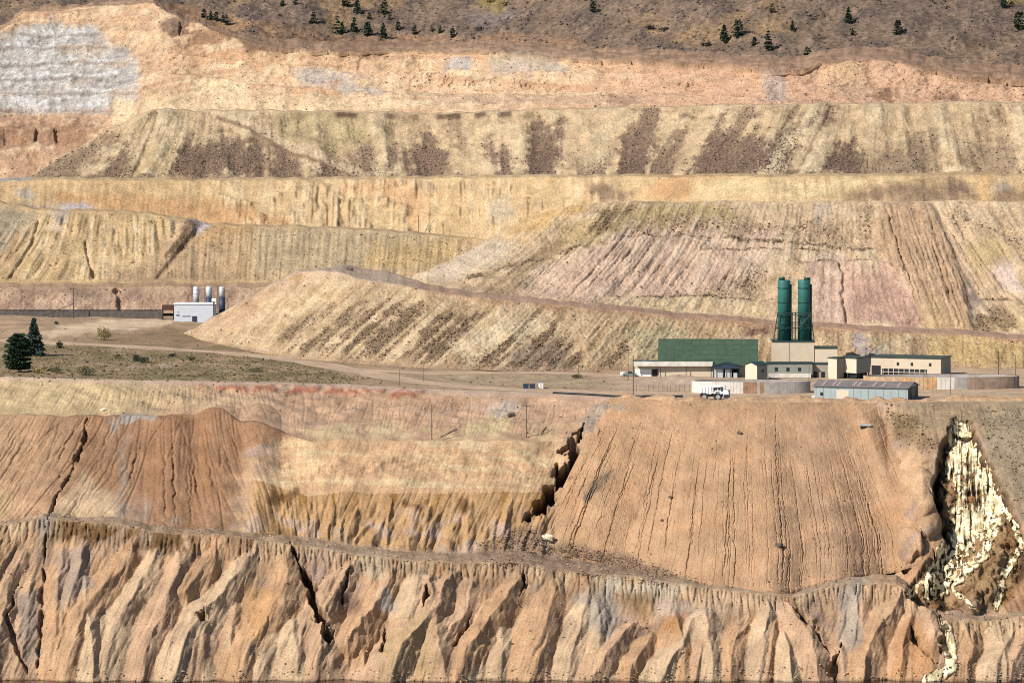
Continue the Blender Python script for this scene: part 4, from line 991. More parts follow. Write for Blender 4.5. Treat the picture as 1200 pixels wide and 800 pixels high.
# ---------------------------------------------------------------- terraced ore face behind
cols = columns(-12, 1212, 1.1)
Hh = sheet(cols, [
    ('abs', [(a, b + 125) for a, b in YF], [(-260, -66), (60, -66), (330, -47), (700, -43), (900, -40), (1460, -38)]),
    ('slope', [(-260, 150), (125, 150), (190, 132), (700, 126), (1460, 118)], [(0, .8), (60, .8), (330, .5), (1460, .5)], 40),
    ('step', [(-260, 12), (120, 14), (200, 3), (1460, 3)], .1, 4, .1),
    ('slope', [(-260, 60), (0, 36), (28, 16), (60, 12), (110, 8), (165, 4), (180, 4), (195, 14), (215, 24), (240, 32), (262, 40), (300, 52), (330, 57), (400, 62), (470, 60), (600, 62), (640, 66), (700, 70), (800, 74), (900, 80), (940, 82), (960, 76), (1000, 71), (1050, 72), (1080, 80), (1120, 88), (1200, 96), (1460, 110)],
        [(-260, .7), (120, .72), (500, .62), (700, .5), (900, .6), (1460, .6)], 130),
    ('step', 12, [(-260, 2), (1460, 2)], 5, .2),
    ('step', 40, [(-260, -3), (210, -3), (300, 2), (1460, 4)], 5, .3),
])
px, py, X, T = Hh.px, Hh.py, Hh.X, Hh.T
wf2 = fbm(X / 3, T / 3, 3, 301); b2 = fbm(X / 11, T / 9, 4, 302); st = fbm(X / 3.0, T / 30, 4, 303); bl = fbm(X / 40, T / 14, 3, 304)
ht = fbm(X / 50, T / 4, 3, 305)
f0 = np.isin(Hh.G, (0, 2)) * ss(1, .95, Hh.V)
Hh.D += f0 * (.9 * b2 + .5 * wf2 + 1.2 * bl) * ss(-.01, .05, Hh.V + (Hh.G > 0))
# benches of the old face: a stair of ledges
lev = py + 2.5 * bl + 1.2 * b2 - (px - 80) * .012
stp = ((lev - 25) / 17.5) % 1.0
stp = stp * ss(1.0, .72, stp) * 1.3
wl = ss(190, 150, px) * (py < 134) * (Hh.G == 2)
Hh.D += f0 * wl * 1.8 * (stp - .5)
lv2 = np.interp(px, [180, 380, 460, 700, 850, 960], [60, 78, 80, 82, 86, 96])
gl2 = ss(185, 260, px) * (Hh.G == 2)
for off, hh_ in ((0, 5.0), (27, 4.5)):
    yy = py - lv2 - off * ip([(180, .9), (700, 1), (960, .7)], px) + 2 * bl
    Hh.D -= gl2 * hh_ * ss(1.5, -1.5, yy) * ss(-30, -5, yy)
Hh.D -= f0 * gl2 * ss(430, 470, px) * ss(880, 820, px) * ss(78, 84, py) * ss(112, 96, py) * 1.8 * gul(X / 5 + b2, T / 30, 306, .45) * ss(-.3, .3, bl)
band1 = gl2 * ss(2, -2, py - lv2 + 2 * bl) * ss(260, 300, px)
Hh.D += f0 * band1 * 3.0 * np.abs(perlin(X / 13, py / 60, 311)) + f0 * gl2 * ss(0, 4, py - lv2 - 26 + 2 * bl) * ss(430, 470, px) * 2.4 * (1 - np.abs(perlin(X / 16, T / 30, 312)) * 1.5)
Hh.D -= f0 * 2.0 * ss(4, 1, ldist(px + wf2 * 2, py, [(206, 14), (214, 24), (212, 38)], 40)[0])
dk = (py > 150) * (py < 180) * (px < 105)
Hh.D -= (Hh.G == 0) * 2.4 * ss(.2, .45, perlin(px / 9, py / 60, 307)) * pmask(px, py, [(-60, 150), (105, 152), (98, 166), (-60, 168)], 3, b2 * 3)
n5 = st * 4 + b2 * 8 + wf2 * 2
col = np.zeros(px.shape + (3,), dtype=f32) + C(226, 186, 142)
col = mix(col, C(238, 206, 162), ss(-.1, .5, b2 + .4 * st) * .7)
col = mix(col, C(208, 162, 120), ss(.0, .6, ht + .3 * bl) * .7)
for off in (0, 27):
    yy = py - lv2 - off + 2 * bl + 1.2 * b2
    col = mix(col, C(242, 214, 168), gl2 * ss(7, 1, np.abs(yy - 5)) * ss(-.4, .2, b2 + .5 * bl) * .6)  # sunlit shelf lips painted paler
    col = mix(col, C(170, 128, 94), gl2 * ss(2.6, .4, np.abs(yy + 1)) * ss(-.35, .2, wf2 + b2) * .75)  # thin shade line along each shelf painted darker
right = ss(640, 800, px)
col = mix(col, C(212, 168, 132), right * .8)
grey = pmask(px, py, [(-80, 45), (0, 42), (45, 28), (110, 30), (135, 55), (160, 70), (166, 105), (150, 134), (60, 133), (-80, 130)], 6, n5)
col = mix(col, C(202, 196, 184), grey * .92)
col = mix(col, C(230, 226, 216), grey * ss(0, .5, b2 + .5 * wf2 + .2 * (stp - .5)) * .8)
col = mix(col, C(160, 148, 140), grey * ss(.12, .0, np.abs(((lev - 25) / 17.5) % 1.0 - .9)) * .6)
col = mix(col, C(206, 178, 146), grey * ss(.2, .6, bl) * .5)
cp([(345, 80), (380, 76), (440, 95), (460, 108), (400, 108), (350, 96)], C(196, 184, 168), .85)
cp([(522, 66), (548, 62), (550, 74), (524, 76)], C(196, 190, 184), .8)
cp([(575, 66), (600, 60), (620, 60), (660, 66), (672, 80), (575, 80)], C(190, 178, 162), .75)
cp([(575, 62), (640, 60), (650, 70), (580, 72)], C(212, 190, 146), .5)
cp([(222, 100), (285, 94), (292, 112), (225, 116)], C(244, 216, 166), .9)
cp([(130, 120), (280, 112), (400, 114), (560, 118), (560, 128), (130, 131)], C(242, 212, 164), .75)
cp([(265, 42), (300, 46), (350, 56), (345, 62), (290, 56)], C(112, 88, 70), .75)  # scrub at the crest with its shadow painted in
cp([(200, 40), (300, 62), (300, 76), (200, 66)], C(214, 166, 118), .5)
cp([(300, 60), (400, 64), (400, 74), (320, 76)], C(228, 184, 136), .5)
cp([(350, 100), (395, 92), (395, 108), (352, 110)], C(228, 172, 116), .6)
cp([(895, 82), (918, 80), (925, 118), (898, 118)], C(188, 172, 156), .7)
cp([(960, 78), (1005, 72), (1012, 92), (965, 88)], C(230, 192, 142), .8)
cp([(985, 96), (1015, 90), (1020, 118), (990, 118)], C(204, 168, 136), .6)
for pg in ([(1015, 110), (1035, 98), (1050, 104), (1040, 118)], [(1100, 112), (1120, 108), (1125, 118), (1100, 118)], [(703, 116), (728, 112), (735, 128), (706, 128)], [(400, 62), (405, 48), (455, 50), (460, 58), (420, 60)]):
    cp(pg, C(134, 100, 74), .75)
cp([(195, 12), (215, 12), (218, 35), (208, 40), (192, 34)], C(120, 96, 78), .8)
cp([(225, 30), (262, 40), (258, 55), (228, 48)], C(150, 108, 76), .7)
cp([(480, 112), (560, 108), (760, 118), (755, 126), (480, 126)], C(190, 160, 130), .6)
cp([(-60, 130), (128, 134), (110, 150), (-60, 146)], C(196, 156, 122), .9)
cp([(-60, 148), (108, 150), (98, 174), (-60, 174)], C(168, 126, 92), .8)
cp([(-60, 174), (90, 174), (40, 205), (-60, 205)], C(206, 164, 126), .8)
col = mix(col, C(238, 206, 158), (Hh.G == 2) * ss(118, 124, py) * ss(125, 150, px) * ss(420, 380, px) * .8)
Hh.U += (Hh.G >= 3) * (.8 * b2 + .4 * wf2)
col = mix(col, C(158, 126, 98), (Hh.G >= 3) * (.5 + .4 * ss(-.3, .3, b2)))
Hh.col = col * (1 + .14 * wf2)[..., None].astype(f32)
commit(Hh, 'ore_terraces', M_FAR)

# ---------------------------------------------------------------- scrub hillside
cols = columns(-12, 1212, 1.6)
Hi = sheet(cols, [
    ('abs', [(a, b + 205) for a, b in YF], [(-260, -26), (200, -20), (500, -32), (1460, -40)]),
    ('slope', [(-260, -14), (1460, -14)], [(-260, .34), (1460, .36)], 110, .8),
    ('step', 420, 160, 30, .8),
    ('step', 700, 190, 20, .8),
    ('step', 700, -60, 6, .8),
])
px, py, X, Y, T = Hi.px, Hi.py, Hi.X, Hi.Y, Hi.T
wf2 = fbm(X / 3, Y / 5, 3, 321); b2 = fbm(X / 14, Y / 20, 4, 322); bl = fbm(X / 45, Y / 70, 4, 323); st = fbm((X + .4 * (py - 40)) / 6, Y / 60, 3, 324)
Hi.D += 3.5 * bl + 1.2 * b2 + .5 * wf2 + 8 * fbm(X / 220, Y / 300, 2, 325) * ss(2300, 2700, Y)
col = np.zeros(px.shape + (3,), dtype=f32) + C(146, 122, 98)
col = mix(col, C(112, 95, 82), ss(-.1, .5, b2) * .8)
col = mix(col, C(162, 136, 108), ss(0, .5, st + .3 * bl) * .6)
col = mix(col, C(126, 106, 92), ss(0, .5, bl) * .6)
col = mix(col, C(176, 142, 98), ss(.25, .6, -bl) * .7)
n5 = b2 * 9
cp([(430, 45), (600, 40), (800, 70), (860, 80), (600, 62), (440, 60)], C(176, 136, 100), .8)
cp([(170, 2), (200, 4), (330, 30), (430, 45), (420, 58), (300, 48), (215, 25)], C(164, 124, 88), .6)
cp([(700, 62), (850, 66), (930, 78), (800, 80), (700, 76)], C(152, 112, 82), .8)
cp([(960, 60), (1060, 60), (1100, 80), (960, 76)], C(146, 124, 86), .5)
cp([(540, 20), (590, 8), (610, 20), (570, 40)], C(150, 136, 128), .5)
cp([(560, 0), (590, 0), (585, 8), (560, 8)], C(170, 146, 60), .6)
cp([(1172, 0), (1200, 0), (1190, 6), (1175, 6)], C(170, 146, 60), .5)
cp([(255, 18), (280, 22), (330, 40), (290, 42), (262, 34)], C(190, 152, 104), .6)
Hi.col = col * (1 + .22 * wf2)[..., None].astype(f32)
commit(Hi, 'hillside', M_HILL)

# loose blocks on the screes and benches
M_ROCK = earth_mat('loose_rock', 1.2, .2, .3, .2, .3)
for S_, pr, n, rr, nm in ((Gu, rockG ** 1.5, 13000, (.12, .6), 'scree_rock'), (Dd, rockD ** 2 + .006 * (Dd.G == 0), 9000, (.1, .5), 'scree_rock'), (E, rk ** 2 + .006 * (E.G == 0), 5000, (.12, .5), 'scree_rock')):
    rocks_on(S_, pr, n, rr[0], rr[1], nm, C(164, 136, 104) if S_ is not Gu else C(146, 120, 104), M_ROCK)
pA = (A.G == 2) * 1.0 + pmask(A.px, A.py, [(560, 640), (620, 615), (640, 630), (700, 655), (790, 676), (780, 684), (640, 664), (560, 658)], 6, 0) * 3 + pmask(A.px, A.py, [(1042, 485), (1075, 490), (1095, 520), (1085, 530), (1050, 515)], 6, 0) * 3 + pmask(A.px, A.py, [(1150, 480), (1210, 478), (1210, 620), (1186, 580), (1160, 535)], 6, 0) * 1.5 + gm * .8 + .03 * (A.G == 1) + .5 * (A.G == 1) * (A.py > 784) + .1 * (A.G == 6)
rocks_on(A, pA, 9000, .12, .55, 'rubble', None, M_ROCK)
pB = pmask(B_.px, B_.py, [(635, 640), (680, 640), (740, 655), (800, 676), (840, 690), (700, 665)], 5, 0) + .003 + .04 * (B_.V > .94)
rocks_on(B_, pB, 2500, .1, .4, 'rubble', C(166, 134, 104), M_ROCK)

pH = (.3 + ss(-.2, .4, fbm(Hi.X / 14, Hi.Y / 20, 4, 322))) * (Hi.G == 0) * (Hi.py < 95)
rocks_on(Hi, pH, 6000, .25, 1.0, 'hillside_scrub', C(116, 102, 92), M_ROCK, flat=1.0)
pG = pmask(G.px, G.py, [(-20, 402), (100, 404), (260, 415), (400, 432), (440, 445), (400, 450), (-20, 441)], 4, 0) * (1 - roadm) + .06 * (1 - roadm) * (G.py > 385) * (G.px < 740)
rocks_on(G, pG, 9000, .12, .55, 'dry_grass', C(128, 116, 70), M_ROCK, flat=.6)
pH2 = (Hh.G == 2) * .6 + (Hh.G == 0) * .5
rocks_on(Hh, pH2, 5000, .15, .55, 'scree_rock', None, M_ROCK)
rocks_on(Fs, (Fs.G == 2) * 1.0 + (Fs.G == 0) * .6, 4000, .12, .5, 'scree_rock', None, M_ROCK)
# ================================================================== OBJECTS
class MB:
    """collects shapes in world coordinates; part() turns them into one mesh"""
    def __init__(s): s.v = []; s.f = []
    def face(s, *p):
        n = len(s.v); s.v += [tuple(q) for q in p]; s.f.append(tuple(range(n, n + len(p))))
    def box(s, o, a, b, c):
        o, a, b, c = Vector(o), Vector(a), Vector(b), Vector(c); n = len(s.v)
        s.v += [tuple(q) for q in (o, o + a, o + a + b, o + b, o + c, o + a + c, o + a + b + c, o + b + c)]
        for q in ((3, 2, 1, 0), (4, 5, 6, 7), (0, 1, 5, 4), (1, 2, 6, 5), (2, 3, 7, 6), (3, 0, 4, 7)): s.f.append(tuple(n + i for i in q))
        return s
    def prism(s, pr, e):
        n = len(s.v); k = len(pr); e = Vector(e)
        s.v += [tuple(p) for p in pr] + [tuple(Vector(p) + e) for p in pr]
        s.f.append(tuple(n + i for i in range(k))); s.f.append(tuple(n + k + i for i in reversed(range(k))))
        for i in range(k): j = (i + 1) % k; s.f.append((n + i, n + k + i, n + k + j, n + j))
        return s
    def tube(s, p, q, r0, r1=None, n=8):
        p, q = Vector(p), Vector(q); r1 = r0 if r1 is None else r1
        d = (q - p).normalized(); u = d.orthogonal().normalized(); v = d.cross(u); k = len(s.v)
        for c, r in ((p, r0), (q, r1)):
            for i in range(n):
                t = 2 * PI * i / n; s.v.append(tuple(c + (u * math.cos(t) + v * math.sin(t)) * r))
        for i in range(n): j = (i + 1) % n; s.f.append((k + i, k + j, k + n + j, k + n + i))
        s.f.append(tuple(k + i for i in reversed(range(n)))); s.f.append(tuple(k + n + i for i in range(n)))
        return s
    def lathe(s, c, prof, n=24):
        c = Vector(c); k = len(s.v)
        for r, z in prof:
            for i in range(n): t = 2 * PI * i / n; s.v.append((c.x + r * math.cos(t), c.y + r * math.sin(t), c.z + z))
        m = len(prof)
        for a in range(m - 1):
            for i in range(n): j = (i + 1) % n; s.f.append((k + a * n + i, k + a * n + j, k + a * n + n + j, k + a * n + n + i))
        s.f.append(tuple(k + i for i in reversed(range(n)))); s.f.append(tuple(k + (m - 1) * n + i for i in range(n)))
        return s
def thing(name, label, cat, base, group=None):
    o = bpy.data.objects.new(name, None); COL.objects.link(o); o.location = base; o.empty_display_size = .5
    return tag(o, label, cat, group)
def origin_of(o):
    v = Vector((0, 0, 0))
    while o is not None: v = v + o.location; o = o.parent
    return v
def part(parent, name, mb, mat, smooth=False, label=None):
    b = origin_of(parent) if parent is not None else Vector((0, 0, 0))
    me = bpy.data.meshes.new(name)
    me.from_pydata([(p[0] - b.x, p[1] - b.y, p[2] - b.z) for p in mb.v], [], mb.f)
    if smooth:
        for p in me.polygons: p.use_smooth = len(p.vertices) == 4
    me.materials.append(mat); me.update()
    o = link(name, me, parent)
    if label: o['label'] = label
    return o
def clone(o, loc, label=None, parent=None):
    c = o.copy(); COL.objects.link(c); c.parent = parent
    if parent is None: c.location = loc
    if label: c['label'] = label
    for ch in o.children: clone(ch, None, None, c)
    return c
UP = Vector((0, 0, 1))
class Fr:
    """building frame: corner nearest the camera; l runs along the front to the left, d along the end to the right-rear"""
    def __init__(s, px, py, deg):
        t = math.radians(deg); s.o = gnd(px, py); s.o.z -= .05; s.l = Vector((-math.cos(t), math.sin(t), 0)); s.d = Vector((math.sin(t), math.cos(t), 0))
        s.m = s.o.y / FPX; s.py = py
    def p(s, l, d, h): return s.o + s.l * l + s.d * d + UP * h
    def h(s, py): return float(tz(py) * s.o.y - s.o.z)          # height above the base seen at a row
    def box(s, mb, l0, l1, d0, d1, h0, h1): return mb.box(s.p(l0, d0, h0), s.l * (l1 - l0), s.d * (d1 - d0), UP * (h1 - h0))

m_cream = plain_mat('cream_siding', (.46, .38, .275), .7, .06, .4)
m_cream2 = plain_mat('pale_siding', (.50, .42, .315), .7, .05, .4)
m_grey = plain_mat('grey_and_shaded_siding', (.20, .20, .17), .65, .08, .5)  # also the painted shade on the cream blocks' ends
m_green = plain_mat('green_roof_metal', (.044, .070, .046), .75, .14, .5, 0, .1)
m_trim = plain_mat('dark_green_trim', (.018, .040, .034), .5, .1)
m_stack = plain_mat('green_tower_paint', (.022, .105, .090), .45, .12, .3)
m_stack2 = plain_mat('dark_tower_paint', (.012, .042, .038), .5, .1)
m_white = plain_mat('white_paint', (.66, .65, .63), .6, .06, .6)
m_black = plain_mat('dark_opening_and_shade', (.012, .012, .014), .6, .1)  # openings, black parts and painted shade
m_glass = plain_mat('window_glass', (.02, .025, .03), .12, .05)
m_conc = plain_mat('pale_concrete', (.50, .46, .40), .85, .16, .5)
m_conc2 = plain_mat('grey_concrete', (.30, .27, .24), .85, .2, .5)
m_conc3 = plain_mat('rust_stained_concrete', (.26, .15, .09), .85, .3, .6)
m_conc4 = plain_mat('orange_stained_concrete', (.42, .25, .12), .85, .3, .6)
m_conc4b = plain_mat('tan_stained_concrete', (.36, .25, .15), .85, .25, .6); m_conc3b = plain_mat('brown_concrete', (.24, .17, .125), .85, .25, .6)
m_sludge = plain_mat('tank_liquid', (.16, .10, .06), .25, .15)
m_bluegrey = plain_mat('blue_grey_sheet', (.25, .29, .29), .6, .08, .6)
m_rust = plain_mat('rusty_roof', (.135, .115, .108), .8, .25, .5)
m_steel = plain_mat('grey_steel', (.25, .26, .27), .4, .1, 1, .6)
m_silo = plain_mat('silo_metal', (.48, .49, .50), .45, .08, 1, .3)
m_blue = plain_mat('blue_paint', (.022, .034, .065), .5, .1)
m_wood = plain_mat('pole_wood', (.085, .06, .045), .9, .25, 2)
m_tyre = plain_mat('tyre_rubber', (.02, .02, .02), .85, .15)
m_rim = plain_mat('wheel_rim', (.30, .29, .27), .6, .1)
m_dred = plain_mat('dark_red_container', (.07, .028, .024), .7, .2)
m_barr = plain_mat('dark_barrier', (.085, .075, .065), .85, .25, .6)
m_sky = plain_mat('skylight_sheet', (.26, .20, .18), .6, .05)
m_truckb = plain_mat('truck_dark_parts', (.03, .032, .05), .5, .1)

def windows(fr, root, spots, h0, h1, dep=-.06, face='l'):
    for l0, l1 in spots:
        a = MB(); fr.box(a, l0 - .12, l1 + .12, dep, .05, h0 - .12, h1 + .12); w_ = part(root, 'window', a, m_trim)
        a = MB(); fr.box(a, l0, l1, dep - .03, dep + .02, h0, h1); part(w_, 'pane', a, m_glass)

# ---- main hall
f = Fr(887, 441.5, 3)
L = (887 - 772) * f.m / math.cos(math.radians(3)); W_ = 20.0; he = f.h(428); hr = f.h(397) * (1575 / 1554) - 1.2
root = thing('plant_hall', 'long cream hall under the big dark green metal roof', 'industrial building', f.p(L / 2, W_ / 2, 0))
a = MB(); a.prism([f.p(0, 0, 0), f.p(0, W_, 0), f.p(0, W_, he), f.p(0, W_ / 2, he + (hr - he) * .97), f.p(0, 0, he)], f.l * L); part(root, 'wall', a, m_cream)
sl = Vector(f.p(0, W_ / 2, hr) - f.p(0, -.8, he - .1)); a = MB()
nrm = Vector((0, -(hr - he), W_ / 2)).normalized() * .10
a.prism([f.p(-.4, -.8, he - .1), f.p(-.4, W_ / 2, hr), f.p(-.4, W_ + .8, he - .1), f.p(-.4, W_ + .8, he - .35), f.p(-.4, W_ / 2, hr - .25), f.p(-.4, -.8, he - .35)], f.l * (L + .8)); roof = part(root, 'roof', a, m_green)
nc_, nr_ = 12, 5
for r_ in range(nr_):
    for c_ in range(nc_):
        o_ = f.p(-.4 + (L + .8) * (c_ + .006) / nc_, -.8, he - .1) + sl * ((r_ + .012) / nr_) + nrm * random.uniform(.5, .9)
        a = MB(); a.box(o_, f.l * ((L + .8) * .988 / nc_), sl * (.976 / nr_), nrm); part(roof, 'panel', a, m_green)
a = MB(); a.tube(f.p(-.5, W_ / 2, hr + .1), f.p(L + .5, W_ / 2, hr + .1), .22, n=6); part(roof, 'ridge_cap', a, m_trim)
# front wing with overhanging fascia
g = Fr(834, 441, 2); Lw = (834 - 743) * g.m; ht_ = g.h(423); hf = g.h(428.4)
root = thing('front_wing', 'low cream wing with a pale fascia and shaded overhang in front of the green roof', 'industrial building', g.p(Lw / 2, 1, 0))
a = MB(); g.box(a, 0, Lw, 0, 5.2, 0, ht_ - .3); part(root, 'wall', a, m_cream)
a = MB(); g.box(a, -.3, Lw + .4, -2.6, -2.2, hf, ht_); part(root, 'fascia', a, m_conc)
a = MB(); g.box(a, -.3, Lw + .4, -2.2, 5.3, ht_ - .28, ht_ - .05); part(root, 'roof', a, m_trim)
a = MB(); g.box(a, Lw - 5.5, Lw - .3, -.12, .1, .05, g.h(432.5)); part(root, 'sliding_door', a, m_white)
a = MB(); g.box(a, Lw - 7.6, Lw - 5.8, -.1, .1, .05, g.h(432.5)); part(root, 'doorway', a, m_black)
windows(g, root, [(5.5, 6.4), (6.7, 7.5), (7.8, 8.6)], 1.1, 2.2)
a = MB(); g.box(a, 1.9, 2.8, -.1, .1, .05, 2.2); part(root, 'door', a, m_trim)
for x in (.2, Lw * .33, Lw * .66, Lw):
    a = MB(); a.tube(g.p(x, -2.35, 0), g.p(x, -2.35, hf), .12, n=6); part(root, 'post', a, m_trim)
a = MB(); g.box(a, Lw - 4.2, Lw - 2.6, 1, 2, ht_ - .05, ht_ + .5); part(root, 'roof_unit', a, m_steel)
# entrance porch
g = Fr(866, 441.6, 2); Lw = 30 * g.m
root = thing('entrance_porch', 'dark gabled porch sheltering pale doors between the low wing and the small gable house', 'porch', g.p(Lw / 2, -2, 0))
a = MB(); hp, he2 = g.h(423.2), g.h(427.5)
a.prism([g.p(-.5, -4.5, he2 - .25), g.p(-.5, -4.5, he2), g.p(Lw / 2, -4.5, hp), g.p(Lw + .5, -4.5, he2), g.p(Lw + .5, -4.5, he2 - .25), g.p(Lw / 2, -4.5, hp - .3)], g.d * 4.3); part(root, 'roof', a, m_trim)
a = MB(); a.prism([g.p(-.3, -4.3, he2 - .2), g.p(Lw / 2, -4.3, hp - .35), g.p(Lw + .3, -4.3, he2 - .2), g.p(Lw + .3, -4.3, he2 - .9), g.p(-.3, -4.3, he2 - .9)], g.d * .1); part(root, 'gable', a, m_blue)
for x in (0, Lw * .35, Lw * .62, Lw):
    a = MB(); a.tube(g.p(x, -4.2, 0), g.p(x, -4.2, he2), .15, n=6); part(root, 'post', a, m_trim)
for x0, x1 in ((Lw * .62, Lw * .97), (Lw * .3, Lw * .55)):
    a = MB(); g.box(a, x0, x1, -3.2, -2.8, .05, g.h(431.5)); part(root, 'door', a, m_silo)
a = MB(); g.box(a, 0, Lw, -.22, -.1, .05, he2); part(root, 'porch_shade', a, m_black)  # shade inside the porch painted as a black sheet
a = MB(); g.box(a, .6, 1.9, -3.4, -2.6, .05, 1.6); part(root, 'cabinet', a, m_silo)

def cornerhouse(name, label, px, py, deg, top, lpx, rpx, wall, end_shade=None, gable=None, roofm=None, over=.3, base=0.0, cat='industrial building'):
    """block whose near corner stands at a pixel; lpx / rpx are the widths of its two seen faces"""
    f = Fr(px, py, deg); t = math.radians(deg)
    Lh = lpx * f.m / math.cos(t); Wd = rpx * f.m / math.sin(t); H = f.h(top)
    root = thing(name, label, cat, f.p(Lh / 2, Wd / 2, 0))
    if gable is None:
        a = MB(); f.box(a, 0, Lh, 0, Wd, base, H - .25); part(root, 'wall', a, wall)
        a = MB(); f.box(a, -over, Lh + over, -over, Wd + over, H - .25, H); part(root, 'roof', a, roofm or m_trim)
    elif gable == 'front':                                   # gable end is the left face: ridge runs along d
        hp = f.h(gable_top); a = MB()
        a.prism([f.p(0, 0, base), f.p(Lh, 0, base), f.p(Lh, 0, H), f.p(Lh / 2, 0, hp - .2), f.p(0, 0, H)], f.d * Wd); part(root, 'wall', a, wall)
        a = MB(); a.prism([f.p(-over, -over, H - .1), f.p(-over, -over, H + .1), f.p(Lh / 2, -over, hp + .1), f.p(Lh + over, -over, H + .1), f.p(Lh + over, -over, H - .1), f.p(Lh / 2, -over, hp - .12)], f.d * (Wd + 2 * over)); part(root, 'roof', a, roofm or m_trim)
    if end_shade:
        a = MB(); f.box(a, -.04, .02, .1, Wd - .1, base + .02, H - .3); part(root, 'shaded_end_wall', a, end_shade)  # shade on the turned-away end painted as a darker skin
    return f, root, Lh, Wd, H
gable_top = 424.5
f, root, Lh, Wd, H = cornerhouse('gable_house', 'small house with a cream gable beside the green roofed hall', 887, 446, 46, 428, 13, 13, m_cream2, gable='front', roofm=m_trim)
a = MB(); f.box(a, -.1, .02, Wd * .45, Wd * .62, 2.6, 3.5); part(root, 'window', a, m_glass)
a = MB(); f.box(a, -.05, .03, .1, Wd - .1, .1, H - .2); part(root, 'shaded_side_wall', a, m_grey)  # side facing away from the sun, its shade painted grey

# corridors and the tower
def flat_block(name, label, px0, px1, pyb, top, depth, wall, deg=1.5, cat='industrial building', base=0.0):
    f = Fr(px1, pyb, deg); Lh = (px1 - px0) * f.m / math.cos(math.radians(deg)); H = f.h(top)
    root = thing(name, label, cat, f.p(Lh / 2, depth / 2, 0))
    a = MB(); f.box(a, 0, Lh, 0, depth, base, H - .3); part(root, 'wall', a, wall)
    a = MB(); f.box(a, -.25, Lh + .25, -.25, depth + .25, H - .3, H); part(root, 'roof', a, m_trim)
    return f, root, Lh, H
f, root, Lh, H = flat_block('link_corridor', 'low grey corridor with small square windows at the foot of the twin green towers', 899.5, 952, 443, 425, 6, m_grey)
windows(f, root, [(Lh * .26, Lh * .26 + .8), (Lh * .52, Lh * .52 + .8), (Lh * .78, Lh * .78 + .8)], 2.4, 3.4)
a = MB(); f.box(a, .5, Lh - .3, -.5, -.1, .2, 1.6); part(root, 'plinth', a, m_conc)
f, root, Lh, H = flat_block('link_corridor', 'tan grey end of the corridor between the grey corridor and the cream blocks', 952.6, 970, 442.5, 425.5, 5, plain_mat('tan_grey_siding', (.27, .24, .19), .7, .08, .5))
a = MB(); f.box(a, Lh * .2, Lh * .45, -.12, .05, .1, 2.0); part(root, 'doorway', a, m_black)
a = MB(); f.box(a, Lh * .7, Lh * .95, -.12, .05, .1, 2.0); part(root, 'doorway', a, m_black)
f, troot, TL, TH = flat_block('tower_house', 'tall cream block carrying the twin green towers on its roof', 905, 954, 436, 399.5, 10, m_cream)
tf = f
a = MB(); f.box(a, TL * .59, TL * .60, -.08, .02, 0, TH - .4); part(troot, 'joint', a, m_grey)
f, root, Lh, H = flat_block('tower_annex', 'cream block of middle height adjoining the right of the twin tower base', 954.6, 981, 436, 407, 8, m_cream2)
# twin towers
def tower(px, label, capdx):
    c = tf.p(TL, 0, 0); Yc = tf.o.y + 4.5; b = pt(px, 398, Yc); b.z = tf.o.z + TH + .02
    top = float(tz(328) * Yc) - b.z; rad = 7.4 * Yc / FPX
    root = thing('green_tower', label, 'tower', b, 'twin green towers on the cream block')
    a = MB(); a.lathe(b, [(rad, 0), (rad, top - .5), (rad * .92, top)], 28); part(root, 'body', a, m_stack, True)
    a = MB(); a.lathe(b + Vector((capdx * rad, 0, top)), [(rad * .5, 0), (rad * .5, .9)], 16); part(root, 'cap', a, m_stack2, True)
    a = MB(); a.tube(b + Vector((rad * .96, -.3, 0)), b + Vector((rad * .96, -.3, top * .93)), rad * .28, n=10); part(root, 'side_duct', a, m_stack2, True)
    for hh in (.28, .40, .62, .86):
        a = MB(); a.lathe(b + UP * (top * hh), [(rad * 1.0, 0), (rad * 1.05, .02), (rad * 1.05, .35), (rad * 1.0, .37)], 28); part(root, 'band', a, m_stack2, True)
    return b, rad, top
b1, rd, tp_ = tower(918.5, 'left green tower with the small cap set to its left', -.35)
b2_, rd, tp_ = tower(942.2, 'right green tower with a crossed brace over its lower half', .45)
root = thing('steel_scaffold', 'dark steel platform frame bracing the two green towers', 'steel frame', (b1 + b2_) / 2, None)
def fx_(px, py, dy): q = pt(px, py, b1.y + dy); return q
z0 = b1.z + .02
for dy in (-2.6, 2.8):
    for p0, p1 in ((906.5, 911.5), (954, 949.8)):
        a = MB(); q0 = fx_(p0, 398, dy); q0.z = z0; a.tube(q0, fx_(p1, 366, dy), .16, n=6); part(root, 'leg', a, m_trim)
    for pm_ in (928.5, 932):
        a = MB(); q0 = fx_(pm_, 398, dy); q0.z = z0; a.tube(q0, fx_(pm_, 366, dy), .16, n=6); part(root, 'leg', a, m_trim)
    for yy, e0, e1 in ((366.8, 910.5, 950.5), (369.2, 910.5, 950.5), (384.2, 908.5, 952.3)):
        a = MB(); a.tube(fx_(e0, yy, dy), fx_(e1, yy, dy), .14, n=6); part(root, 'beam', a, m_trim)
a = MB(); a.tube(fx_(936, 384, -2.7), fx_(949, 369, -2.7), .13, n=6); part(root, 'brace', a, m_trim)
a = MB(); a.tube(fx_(936, 372, -2.7), fx_(949, 384, -2.7), .1, n=6); part(root, 'brace', a, m_trim)
a = MB()
for k in range(14):
    a.tube(fx_(929, 396 - k * 2.1, -2.8), fx_(931.4, 396 - k * 2.1, -2.8), .05, n=4)
part(root, 'ladder', a, m_steel)['kind'] = 'stuff'

